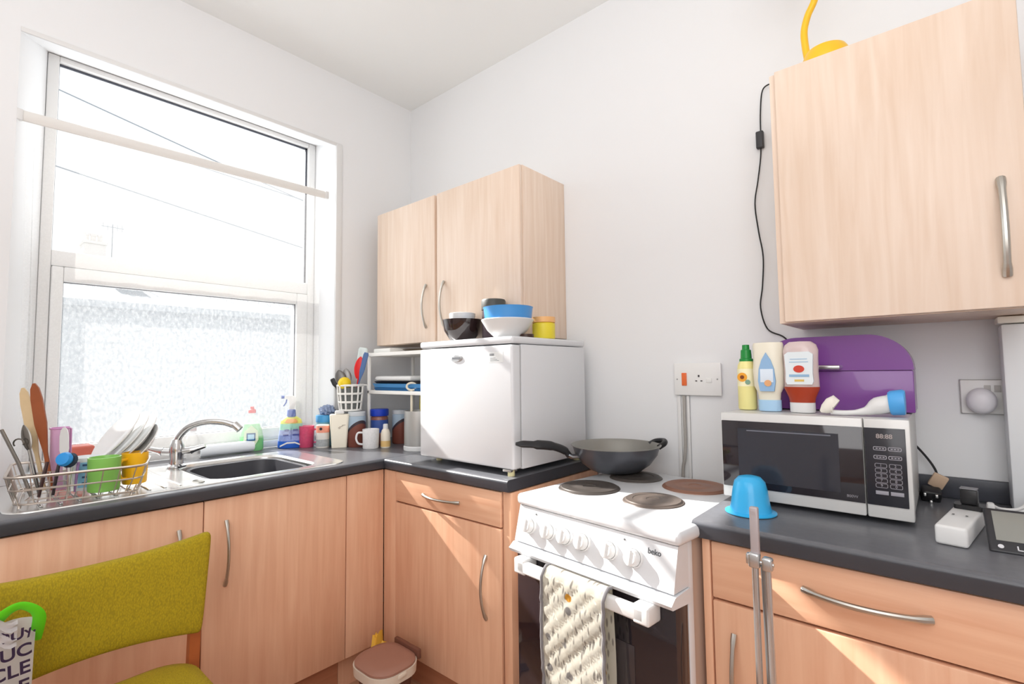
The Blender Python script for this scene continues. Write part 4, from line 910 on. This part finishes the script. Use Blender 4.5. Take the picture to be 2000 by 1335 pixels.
t = jar('small_bottle', 'small cream sauce bottle with white cap right of the white mug', 'bottle', .318, -.40, [('body', [(0, 0), (.0225, 0), (.0235, .004), (.0235, .070), (.018, .085), (.012, .092), (0, .092)], mat('sauce_cream', 'E6DCCB', .4)), ('amber_band', [(.0240, .006), (.0240, .034)], mat('amber_band', 'DDB878', .4)), ('cap', [(0, .092), (.0125, .092), (.012, .112), (.009, .115), (0, .115)], WHITEP)])
# canister with utensils
t = thing('steel_canister', 'brushed steel canister partly behind the left side of the fridge', 'canister', (.50, -.345, .9))
b = NB(); lathe(b, [(0, .901), (.062, .901), (.064, .908), (.064, 1.085), (.061, 1.085), (.061, .912), (0, .91)], (.50, -.345, 0), 36); obj('drum', b, mat('dull_steel', 'B8B6B2', .4, .5), t)
b = NB(); lathe(b, [(0, .9005), (.066, .9005), (.067, .904), (.067, .920), (.065, .922)], (.50, -.345, 0), 36); obj('base_ring', b, WHITEP, t)
t = thing('looped_ladle', 'cream-handled utensil with a loop end standing in the steel canister', 'utensil', (.49, -.36, .915))
b = NB(); cyl(b, (.49, -.375, .92), (.495, -.378, 1.180), .006, 10); tube(b, [(.495+.020*math.cos(q), -.378+.014*math.cos(q), 1.20+.017*math.sin(q)) for q in [2*PI*i/18 for i in range(18)]], .005, 8, closed=True); obj('handle', b, mat('bone_plastic', 'DCD2BE', .4), t)
b = NB(); lathe(b, [(.030, .925), (.03, .93), (0, .93)], (.49, -.355, 0), 16); obj('head', b, STEEL, t)
utensil('yellow_fork', 'yellow and brown utensil behind the looped one in the canister', 'utensil', (.51, -.335, .92), (.515, -.33, 1.165), .012, .10, mat('mustard_tool', 'A89A30', .5), 'flat')
# crumpled cloth on the tin
b = NB(); bmesh.ops.create_icosphere(b, subdivisions=4, radius=1)
for v in b.verts:
    n = v.co.normalized(); k = 1+.16*math.sin(n.x*9+n.z*5)+.12*math.sin(n.y*13+n.x*4)+.07*math.sin(n.z*21+n.y*6)
    v.co = Vector((n.x*.042*k, n.y*.034*k, n.z*.024*k+.022))
bmesh.ops.translate(b, vec=(.002, -.535, 1.056), verts=b.verts)
solo('crumpled_cloth', b, mat('cloth_bluegrey', '8A98B4', .9, var=.25, vs=70), 'crumpled blue-grey cloth lying on the teal-lidded tin', 'cloth')
# clear bottle behind tap
t = jar('clear_bottle', 'small clear pump bottle behind the tap on the sill', 'bottle', -.085, -1.115, [('body', [(0, 0), (.028, 0), (.030, .004), (.029, .085), (.020, .105), (.011, .112), (.011, .122), (0, .122)], mat('clear_pet2', 'F0F0EE', .1, alpha=.3, coat=.4)), ('cap', [(0, .122), (.013, .122), (.013, .138), (.010, .141), (0, .141)], mat('cap_mauve', 'B8A8AC', .4))])
# white wrapped roll on the sill
t = thing('film_roll', 'white kitchen roll of film lying along the sill behind the sink', 'roll', (-.10, -.98, .9))
b = NB(); tube(b, [(-.095, -1.085, .928), (-.095, -.86, .928)], .026, 20); obj('roll', b, mat('film_white', 'E8EEF4', .35), t)
b = NB(); cyl(b, (-.095, -1.0925, .928), (-.095, -1.0855, .928), .009, 12); obj('core', b, mat('core_dark', '5A5A5E', .7), t)

# ------------------------------------------------------------ dish rack and its contents
dk = thing('dish_rack', 'steel wire dish rack on the draining board at the left', 'dish rack', (.37, -1.545, .905), world=True)
cr = [Vector((.500, -1.735)), Vector((.560, -1.435)), Vector((.345, -1.370)), Vector((.17, -1.695))]
ctr = sum(cr, Vector((0, 0)))/4
def rloop(k, z, n=8):
    cs = [ctr+(c-ctr)*k for c in cr]; out = []
    for i in range(4):
        p0, p1, p2 = cs[i-1], cs[i], cs[(i+1) % 4]
        a_ = p1+(p0-p1).normalized()*.04; c_ = p1+(p2-p1).normalized()*.04
        for j in range(n+1):
            t_ = j/n; q = a_*(1-t_)**2+p1*2*t_*(1-t_)+c_*t_**2; out.append(Vector((q.x, q.y, z)))
    return out
RW = mat('rack_wire', 'B9AEA4', .3, .8)
b = NB(); tube(b, rloop(1.0, .992), .0038, 8, closed=True); obj('top_rim', b, RW, dk)
b = NB(); tube(b, rloop(.95, .955), .0025, 6, closed=True); tube(b, rloop(.88, .915), .003, 6, closed=True); obj('lower_hoop', b, RW, dk)
b = NB(); T_, B_2 = rloop(1.0, .992, 8), rloop(.88, .915, 8)
def along(L, s):
    n = len(L); seg = [(L[(i+1) % n]-L[i]).length for i in range(n)]; tot = sum(seg); s *= tot
    for i in range(n):
        if s <= seg[i]: return L[i].lerp(L[(i+1) % n], s/seg[i])
        s -= seg[i]
    return L[0]
for i in range(30): tube(b, [along(T_, i/30), along(rloop(.95, .955), i/30), along(B_2, i/30)], .0016, 6)
obj('side_wires', b, RW, dk)
b = NB()
for i in range(14):
    s = (i+.5)/14; cs = [ctr+(c-ctr)*.88 for c in cr]
    p_, q_ = cs[0].lerp(cs[1], s), cs[3].lerp(cs[2], s); tube(b, [(p_.x, p_.y, .915), (q_.x, q_.y, .915)], .0016, 6)
for c in cr:
    q_ = ctr+(c-ctr)*.8; cyl(b, (q_.x, q_.y, .9045), (q_.x, q_.y, .915), .004, 8)
obj('base_grid', b, RW, dk)
b = NB()
for s, zt in ((0, 1.0), ):
    cs = [(.475, -1.69), (.42, -1.675), (.40, -1.60), (.455, -1.60)]
for z in (.925, .955, .985): tube(b, [(.485, -1.69, z), (.505, -1.60, z), (.42, -1.585, z), (.40, -1.665, z)], .0016, 6, closed=True)
obj('cutlery_caddy', b, RW, dk)
ZR = .918
mug('green_mug', 'lime green straight mug in the dish rack', .459, -1.515, .041, .100, mat('mug_green', '86C25C', .3), rot_to_cam(.459, -1.515)+2.6, z=ZR, taper=.97)
mug('yellow_mug', 'yellow mug with raised rings at the right end of the rack', .405, -1.427, .036, .098, mat('mug_yellow', 'F4B81C', .3), math.radians(-50), z=ZR, taper=.92)
t = mug('patterned_mug', 'white mug with blue dashes behind the green mug', .385, -1.548, .038, .098, mat('mug_white', 'E8EEF0', .3), rot_to_cam(.38, -1.55)+2.6, z=ZR)
wedge_label('blue_stripe', t, .385, -1.548, .0385, ZR+.01, ZR+.085, .35, mat('stripe_blue', '8CC4E4', .4), dphi=-.1)
for k in range(4): wedge_label('navy_dash', t, .385, -1.548, .0392, ZR+.020+.018*k, ZR+.026+.018*k, .14, mat('dash_navy', '30507C', .4), dphi=-.05)
# plates
PL = mat('white_china', 'EBEBEA', .2, coat=.3)
def plate(lab, cx, cy, cz, r, tilt, yaw, name='plate'):
    b = NB(); lathe(b, [(0, 0), (r*.6, 0), (r*.66, .004), (r, .016), (r, .019), (r*.64, .008), (0, .004)], (0, 0, 0), 48)
    M = Matrix.Translation(Vector((cx, cy, cz))) @ Vector((.06, -.80, .60)).to_track_quat('Z', 'Y').to_matrix().to_4x4()
    bmesh.ops.transform(b, matrix=M, verts=b.verts)
    return solo(name, b, PL, lab, 'plate', group='white plates upright in the dish rack')
yw = math.radians(-62)
for i, (lab, dy) in enumerate((('leftmost white plate leaning upright in the dish rack', 0), ('second white plate from the left in the dish rack', .026), ('third white plate from the left in the dish rack', .048))):
    plate(lab, .312+.006*i, -1.448+dy*1.0, 1.060-.006*i, .098-.003*i, math.radians(-52), yw)
plate('small white saucer at the right of the upright plates', .365, -1.395, 1.025, .078, math.radians(-55), yw, 'saucer')
# pink beaker, spatulas, brush, cutlery
t = thing('pink_container', 'tall translucent pink plastic container in the dish rack', 'container', (.34, -1.605, ZR), world=False, rz=math.radians(82))
b = NB(); o = rrect(-.023, .023, -.022, .022, .012); A = [b.verts.new((u*.9, v*.9, .002)) for u, v in o]; B1 = [b.verts.new((u, v, .188)) for u, v in o]; C1 = [b.verts.new((u*.93, v*.93, .188)) for u, v in o]; D1 = [b.verts.new((u*.84, v*.84, .006)) for u, v in o]
bridge(b, A, B1); bridge(b, B1, C1); bridge(b, C1, D1); b.faces.new(A); b.faces.new(D1); obj('shell', b, mat('pink_clear', 'DDB0D0', .15, alpha=.6, coat=.3), t)
b = NB(); tube(b, [(u, v, .188) for u, v in o], .0025, 6, closed=True); tube(b, [(.024, -.0, .186), (.025, 0, .10), (.021, 0, .01)], .004, 8); obj('rim', b, mat('pink_rim', 'C88CBC', .3), t)
def blade(name, lab, p, q, w, th, m, tipw=.5, cat='spatula'):
    P, Q = Vector(p), Vector(q); d = (Q-P); L = d.length; d.normalize(); s = Vector((.55, .83, 0)); s = (s-d*s.dot(d)).normalized(); n = d.cross(s)
    b = NB(); pr = [(0, .28), (.35, .32), (.5, .7), (.62, 1), (.85, .95), (.95, .7), (1, tipw*.4)]
    A = []
    for t_, k in pr:
        c = P+d*L*t_; A.append([b.verts.new(c+s*w*k+n*th), b.verts.new(c-s*w*k+n*th), b.verts.new(c-s*w*k-n*th), b.verts.new(c+s*w*k-n*th)])
    for u, v in zip(A, A[1:]): bridge(b, u, v)
    b.faces.new(A[0]); b.faces.new(A[-1]); return solo(name, b, m, lab, cat, base=P)
blade('wooden_spatula', 'orange-brown wooden spatula standing in the dish rack', (.40, -1.625, .93), (.335, -1.668, 1.245), .015, .003, mat('wood_orange', '90491F', .5, var=.2, vs=25))
blade('wooden_spoon', 'pale wooden spatula behind the orange-brown one', (.385, -1.64, .93), (.315, -1.690, 1.232), .014, .003, mat('wood_pale', 'CDB48C', .5, var=.15, vs=25))
blade('steel_knife', 'curved steel knife blade leaning in the rack beside the wooden spatula', (.42, -1.60, .94), (.37, -1.60, 1.11), .012, .001, STEEL, cat='knife')
def rod(name, lab, pts, r, m, cat='cutlery'):
    b = NB(); tube(b, pts, r, 10, flat=.45); return solo(name, b, m, lab, cat, base=pts[0])
utensil('serving_fork', 'steel serving fork upright at the left of the rack', 'cutlery', (.43, -1.655, .925), (.375, -1.690, 1.125), .014, .075, mat('dark_steel', '7E7A74', .25, .9))
rod('kitchen_knife', 'knife with dark brown handle leaning in the cutlery section of the rack', [(.46, -1.66, .925), (.452, -1.650, .985), (.448, -1.643, 1.02)], [.008, .011, .009], mat('handle_brown', '3E2420', .4))
rod('kitchen_knife', 'knife with black handle just right of the dark brown one in the rack', [(.46, -1.63, .925), (.455, -1.622, .99), (.45, -1.618, 1.015)], [.008, .010, .008], mat('handle_black', '2E2226', .4))
rod('dinner_knife', 'plain steel dinner knife standing near the blue brush in the rack', [(.475, -1.60, .925), (.468, -1.592, 1.0)], [.004, .006], STEEL)
rod('teaspoon', 'thin steel teaspoon at the front of the cutlery section', [(.485, -1.645, .925), (.478, -1.640, .995)], [.003, .004], STEEL)
rod('peeler', 'mauve plastic peeler between the cutlery and the green mug', [(.455, -1.582, .925), (.45, -1.575, 1.01)], [.006, .009], mat('handle_mauve', 'A07CB0', .4))
t = thing('dish_brush', 'dish brush with round bright blue head in the rack', 'brush', (.45, -1.60, .93))
b = NB(); lathe(b, [(0, 0), (.018, .002), (.021, .010), (.017, .020), (0, .023)], (0, 0, 0), 22, RT(PI/2-.3, 0, math.radians(50), (.462, -1.603, 1.022))); obj('head', b, mat('brush_blue', '2A90D8', .35), t)
b = NB(); lathe(b, [(0, 0), (.019, 0), (.022, -.012), (0, -.012)], (0, 0, 0), 20, RT(PI/2-.3, 0, math.radians(50), (.462, -1.603, 1.022))); obj('bristles', b, mat('bristle_dark', '2C3A4C', .8), t)
b = NB(); cyl(b, (.455, -1.598, 1.01), (.47, -1.59, .93), .0045, 8); obj('handle', b, WHITEP, t)
t = thing('steel_whisk', 'thin steel handled tool with hooked end leaning over the rack left corner', 'utensil', (.43, -1.68, .93))
b = NB(); tube(b, [(.46, -1.675, .93), (.42, -1.70, 1.02), (.375, -1.735, 1.115)], .0045, 8); obj('handle', b, mat('dark_steel', '7E7A74'), t)
b = NB(); tube(b, [(.39+.008*math.cos(q), -1.70+.010*math.cos(q), 1.075+.012*math.sin(q)) for q in [-.5+PI*1.4*i/10 for i in range(11)]], .0022, 6); obj('hook', b, mat('dark_steel', '7E7A74'), t)
b = NB(); box(b, .02, .11, -1.575, -1.48, .9005, 1.020, .008, 3); t = solo('red_tin', b, mat('red_tin', 'CF6A5A', .5, var=.1, vs=40), 'red box with a white spot behind the dish rack', 'box')
b = NB(); lathe(b, [(0, 0), (.008, 0), (.008, .0008), (0, .0008)], (.0505, -.03, .085), 14, Matrix.Rotation(PI/2, 4, 'Y')); o = obj('white_spot', b, WHITEP, None); o.parent = t; o.location = (0, 0, 0)

# ------------------------------------------------------------ pedal bin
pb = thing('pedal_bin', 'small pedal bin with brown lid and cream rim in the cabinet corner', 'bin', (.845, -.765, 0))
bx0_, bx1_, by0_, by1_ = .742, .948, -.862, -.672
b = NB()
f = lambda x0, x1, y0, y1, r, z: [b.verts.new((u, v, z)) for u, v in rrect(x0, x1, y0, y1, r, 8)]
A = f(bx0_+.045, bx1_-.045, by0_+.04, by1_-.03, .045, .001); B1 = f(bx0_+.012, bx1_-.012, by0_+.012, by1_-.010, .06, .205); bridge(b, A, B1); b.faces.new(A); b.faces.new(B1)
obj('bucket', b, mat('bin_brown', '5A3A30', .5), pb)
b = NB(); A = f(bx0_, bx1_, by0_, by1_, .07, .200); B1 = f(bx0_-.002, bx1_+.002, by0_-.002, by1_+.002, .072, .232); C1 = f(bx0_+.008, bx1_-.008, by0_+.008, by1_-.008, .065, .232); D1 = f(bx0_+.012, bx1_-.012, by0_+.012, by1_-.012, .06, .20)
bridge(b, A, B1); bridge(b, B1, C1); bridge(b, A, D1); bridge(b, C1, D1); obj('rim', b, mat('bin_cream', 'D8CCBC', .45), pb)
b = NB(); A = f(bx0_+.002, bx1_-.002, by0_+.002, by1_-.002, .07, .233); B1 = f(bx0_+.002, bx1_-.002, by0_+.002, by1_-.002, .07, .240); C1 = f(bx0_+.010, bx1_-.010, by0_+.010, by1_-.010, .065, .247); D1 = f(bx0_+.03, bx1_-.03, by0_+.03, by1_-.03, .05, .249)
bridge(b, A, B1); bridge(b, B1, C1); bridge(b, C1, D1); b.faces.new(A); b.faces.new(D1)
obj('lid', b, mat('lid_brown', '9A7060', .42), pb)
b = NB(); box(b, bx0_+.03, bx1_-.03, by1_-.004, by1_+.012, .222, .256, .004); obj('hinge', b, mat('hinge_brown', '6E4638', .5), pb)
b = NB(); box(b, .815, .875, -.885, -.80, .008, .020, .004); obj('pedal', b, BLACK, pb)
b = NB(); box(b, bx1_-.025, bx1_+.006, by0_+.075, by0_+.11, .215, .230, .004); obj('catch', b, mat('bin_cream', 'D8CCBC'), pb)
b = NB(); bmesh.ops.create_icosphere(b, subdivisions=3, radius=1)
for v in b.verts:
    n = v.co.normalized(); k = 1+.15*math.sin(n.x*9+n.y*7)+.1*math.sin(n.z*15)
    v.co = Vector((.690+n.x*.030*k, -.690+n.y*.045*k, .1245+n.z*.12*k))
zmin = min(v.co.z for v in b.verts)
for v in b.verts: v.co.z += .001-zmin
solo('yellow_bag', b, mat('bag_yellow', 'E0B040', .6), 'yellow bag tucked in the corner behind the pedal bin', 'bag')

# ------------------------------------------------------------ folded metal stand
st_ = thing('folded_stand', 'folded chrome stand of two tubes standing before the right drawers', 'stand', (2.13, -.80, 0))
CS = mat('stand_chrome', 'C9CBCC', .25, .85)
b = NB(); box(b, 2.110, 2.126, -.806, -.794, .893, .992, .003, 3, M=None); box(b, 2.1145, 2.122, -.8065, -.806, .977, .984); obj('grip_bar', b, mat('stand_grip', 'B4ACAE', .45, .3), st_)
b = NB(); box(b, 2.106, 2.127, -.812, -.794, .876, .905, .005, 3); box(b, 2.130, 2.149, -.811, -.793, .874, .900, .005, 3); box(b, 2.102, 2.108, -.810, -.798, .882, .902, .002); cyl(b, (2.103, -.803, .888), (2.151, -.803, .887), .0035, 10); obj('bracket', b, CS, st_)
b = NB(); cyl(b, (2.117, -.803, .885), (2.118, -.803, .004), .0062, 14); obj('leg', b, CS, st_)
b = NB(); cyl(b, (2.139, -.801, .885), (2.146, -.803, .004), .0062, 14); obj('leg', b, CS, st_)
b = NB(); cyl(b, (2.129, -.792, .88), (2.136, -.775, .004), .005, 12); obj('leg', b, mat('stand_dark', '9A9EA0', .3, .8), st_)
for x, y in ((2.118, -.803), (2.146, -.803), (2.136, -.775)):
    b = NB(); cyl(b, (x, y, 0), (x, y, .02), .009, 12); obj('foot', b, BLACK, st_)

# ------------------------------------------------------------ chair
OLV = mat('olive_fabric', 'A8920A', .85)
nt = OLV.node_tree; bs = nt.nodes['Principled BSDF']; tc = nt.nodes.new('ShaderNodeTexCoord'); mp = nt.nodes.new('ShaderNodeMapping'); mp.inputs['Scale'].default_value = (1, 1, .5)
n = nt.nodes.new('ShaderNodeTexVoronoi'); n.inputs['Scale'].default_value = 330; nt.links.new(tc.outputs['Object'], mp.inputs[0]); nt.links.new(mp.outputs[0], n.inputs['Vector'])
r = nt.nodes.new('ShaderNodeValToRGB'); r.color_ramp.elements[0].color = lin('B49C10'); r.color_ramp.elements[1].color = lin('93800C'); r.color_ramp.elements[1].position = .8; nt.links.new(n.outputs['Distance'], r.inputs[0]); nt.links.new(r.outputs[0], bs.inputs['Base Color'])
bp = nt.nodes.new('ShaderNodeBump'); bp.inputs['Strength'].default_value = .4; bp.inputs['Distance'].default_value = .002; bp.invert = True; nt.links.new(n.outputs['Distance'], bp.inputs['Height']); nt.links.new(bp.outputs[0], bs.inputs['Normal'])
chr_ = thing('dining_chair', 'olive-yellow upholstered chair with wooden frame, its back to the sink cabinets', 'chair', (1.03, -1.60, 0))
CW = mat('chair_wood', 'A85A2C', .4, var=.2, vs=20)
b = NB()
yc, hw = -1.600, .247
def bk(u, v):
    # closed cross-section loops: u along width -1..1, v around section
    zt = .802+.030*abs(u)**2.4; zb_ = .585-.022*abs(u)**2; zc = (zt+zb_)/2; hz = (zt-zb_)/2
    cxx = .842-.030*(1-u*u); th = .026*(1-.35*abs(u)**6)
    e = 2.0/3.6; c_, s_ = math.cos(v), math.sin(v)
    X = math.copysign(abs(c_)**e, c_); Z = math.copysign(abs(s_)**e, s_)
    edge = min(1, (1-abs(u))/.035) if abs(u) > .965 else 1; k = .90+.10*edge**.5
    return Vector((cxx+th*X*(.55+.45*edge**.5), yc+hw*u*(1+.035*Z), zc+hz*Z*k))
NU = 44; rg = []
for i in range(NU+1):
    u = -1+2*i/NU; u = math.copysign(1-(1-abs(u))**1.5, u) if u else 0
    rg.append([b.verts.new(bk(u, 2*PI*j/32)) for j in range(32)])
for p_, q_ in zip(rg, rg[1:]): bridge(b, p_, q_)
b.faces.new(rg[0]); b.faces.new(rg[-1]); obj('backrest', b, OLV, chr_, 60)
b = NB()
sx0, sx1 = .800, 1.24
o = rrect(sx0, sx1, yc-.225, yc+.225, .09, 8)
cxs, cys = (sx0+sx1)/2, yc
prev = None
for k, z in ((.93, .445), (1.0, .452), (1.005, .480), (.97, .496), (.85, .505), (.6, .508), (.3, .509)):
    cur = [b.verts.new((cxs+(u-cxs)*k, cys+(v-cys)*k, z)) for u, v in o]
    if prev: bridge(b, prev, cur)
    else: b.faces.new(cur)
    prev = cur
b.faces.new(prev); obj('seat', b, OLV, chr_, 60)
for s in (-1, 1):
    b = NB(); prism(b, [(.775, 0), (.803, 0), (.812, .42), (.822, .62), (.800, .62), (.786, .42)], 'y', yc+s*.232-.013, yc+s*.232+.013)
    bmesh.ops.translate(b, vec=(-.0, 0, 0), verts=b.verts); obj('leg', b, CW, chr_)
    b = NB(); prism(b, [(1.195, 0), (1.22, 0), (1.228, .445), (1.192, .445)], 'y', yc+s*.20-.014, yc+s*.20+.014); obj('leg', b, CW, chr_)
    b = NB(); box(b, .80, 1.20, yc+s*.212-.010, yc+s*.212+.010, .385, .444, .003); obj('side_rail', b, CW, chr_)
b = NB(); box(b, 1.195, 1.220, yc-.2, yc+.2, .39, .444, .003); obj('front_rail', b, CW, chr_)
b = NB(); box(b, .788, .806, yc-.22, yc+.22, .39, .44, .003); obj('rear_rail', b, CW, chr_)
# bag hanging at the left
bg = thing('shopping_bag', 'white bag with black slogan letters and green handles hanging on the chair', 'bag', (.94, -1.80, .45))
BW = mat('bag_white', 'E6E2E4', .6, var=.05, vs=40)
b = NB()
def bf(u, v):
    y = -1.99+.276*u+(.010*v*u); z = .40+.348*v+(.018*math.sin(u*9) if v > .98 else 0)-.02*(v > .98)*(1-u)
    return Vector((.925+.006*math.sin(u*11+v*4)+.004*math.sin(v*13), y, z))
quadsheet(b, bf, 24, 24)
bmesh.ops.solidify(b, geom=b.faces[:], thickness=.022)
o = obj('bag_body', b, BW, bg, 60)
b = NB()
quadsheet(b, lambda u, v: Vector((.953+.008*math.sin(u*PI)+.004*math.sin(v*20+u*9), -1.86+.125*u, .742+.050*v-.020*u*u+.010*math.sin(u*12))), 14, 8)
bmesh.ops.solidify(b, geom=b.faces[:], thickness=.003); obj('crumpled_top', b, BW, bg, 60)
GRN = mat('handle_green', '5CD21C', .5)
def strap(pts, nm='handle', w=.011, fl=.25):
    b = NB(); tube(b, spline(pts, 7), w, 10, flat=fl, up=(0, 1, 0)); obj(nm, b, GRN, bg, 60)
strap([(.945, -1.768, .768), (.958, -1.752, .790), (.962, -1.733, .797), (.962, -1.714, .785), (.955, -1.703, .765), (.935, -1.702, .735), (.905, -1.703, .70)])
strap([(.905, -1.802, .835), (.93, -1.790, .820), (.945, -1.778, .80), (.95, -1.765, .78)])
TB = mat('slogan_ink', '2A1638', .6)
def slog(s, y, z, size, roll=.06):
    b = text_bm(s, size, FACE('x', (.9545, y, z), 0, roll), .0006, True); obj('lettering', b, TB, bg)
slog('y.', -1.716, .741, .024, .3)
slog('OU', -1.747, .737, .030, .0)
slog('DUC', -1.748, .701, .034, .06)
slog('CLE', -1.743, .666, .036, .06)
slog('DE', -1.735, .630, .036, .06)
slog('PRO', -1.82, .701, .034, .06)
slog('CY', -1.81, .666, .036, .06)
slog('RE', -1.81, .737, .030)

# ------------------------------------------------------------ camera
cam = bpy.data.cameras.new('camera'); co = bpy.data.objects.new('camera', cam); link(co)
Rv = Vector((0.75631152, 0.65410744, -0.01167677)); Uv = Vector((0.048463, -0.0382179, 0.99809355)); Fv = Vector((-0.65241415, 0.75543554, 0.06060465))
m = Matrix((Rv, Uv, -Fv)).transposed().to_4x4(); m.translation = Vector((2.41445878, -1.86616909, 1.2617584)); co.matrix_world = m
cam.sensor_width = 36; cam.lens = 973.8076/2000*36; cam.clip_start = .02; cam.clip_end = 200
bpy.context.scene.camera = co

# ------------------------------------------------------------ light
def area(name, loc, target, size, power, col=(1, 1, 1), sy=None):
    l = bpy.data.lights.new(name, 'AREA'); l.energy = power; l.size = size; l.color = col
    if sy: l.shape = 'RECTANGLE'; l.size_y = sy
    o = bpy.data.objects.new(name, l); link(o); o.location = loc
    o.rotation_euler = (Vector(target)-Vector(loc)).to_track_quat('-Z', 'Y').to_euler(); return o
sl = bpy.data.lights.new('sun', 'SUN'); sl.energy = 14; sl.angle = math.radians(.7); sl.color = (1, .97, .92)
so = bpy.data.objects.new('sun', sl); link(so); so.rotation_euler = Vector((1, .19, -.722)).to_track_quat('-Z', 'Y').to_euler()
area('ceiling_bounce', (2.0, -2.2, 2.80), (1.9, -1.6, 0), 2.2, 15, (.985, .99, 1))
area('camera_side_fill', (2.9, -2.9, 1.9), (1.0, -.4, 1.1), 1.6, 26, (.99, .99, 1))  # added fill from behind the camera
area('upward_fill', (2.0, -2.0, 2.0), (1.9, -1.9, 2.9), 2.0, 13, (.985, .99, 1))  # unseen area light added to brighten the ceiling
area('window_skylight', (-.45, -1.07, 1.75), (2.0, -1.07, 1.2), 1.0, 9, (.95, .98, 1), 1.6)
w = bpy.data.worlds.new('sky'); bpy.context.scene.world = w; w.use_nodes = True
bg_ = w.node_tree.nodes['Background']; bg_.inputs['Color'].default_value = (.94, .97, 1, 1); bg_.inputs['Strength'].default_value = 1.12
sc = bpy.context.scene
sc.view_settings.view_transform = 'Standard'; sc.view_settings.exposure = .08; sc.view_settings.look = 'None'
sc.cycles.max_bounces = 10; sc.cycles.transparent_max_bounces = 16; sc.cycles.diffuse_bounces = 6
sc.cycles.use_denoising = True; sc.cycles.sample_clamp_indirect = 5
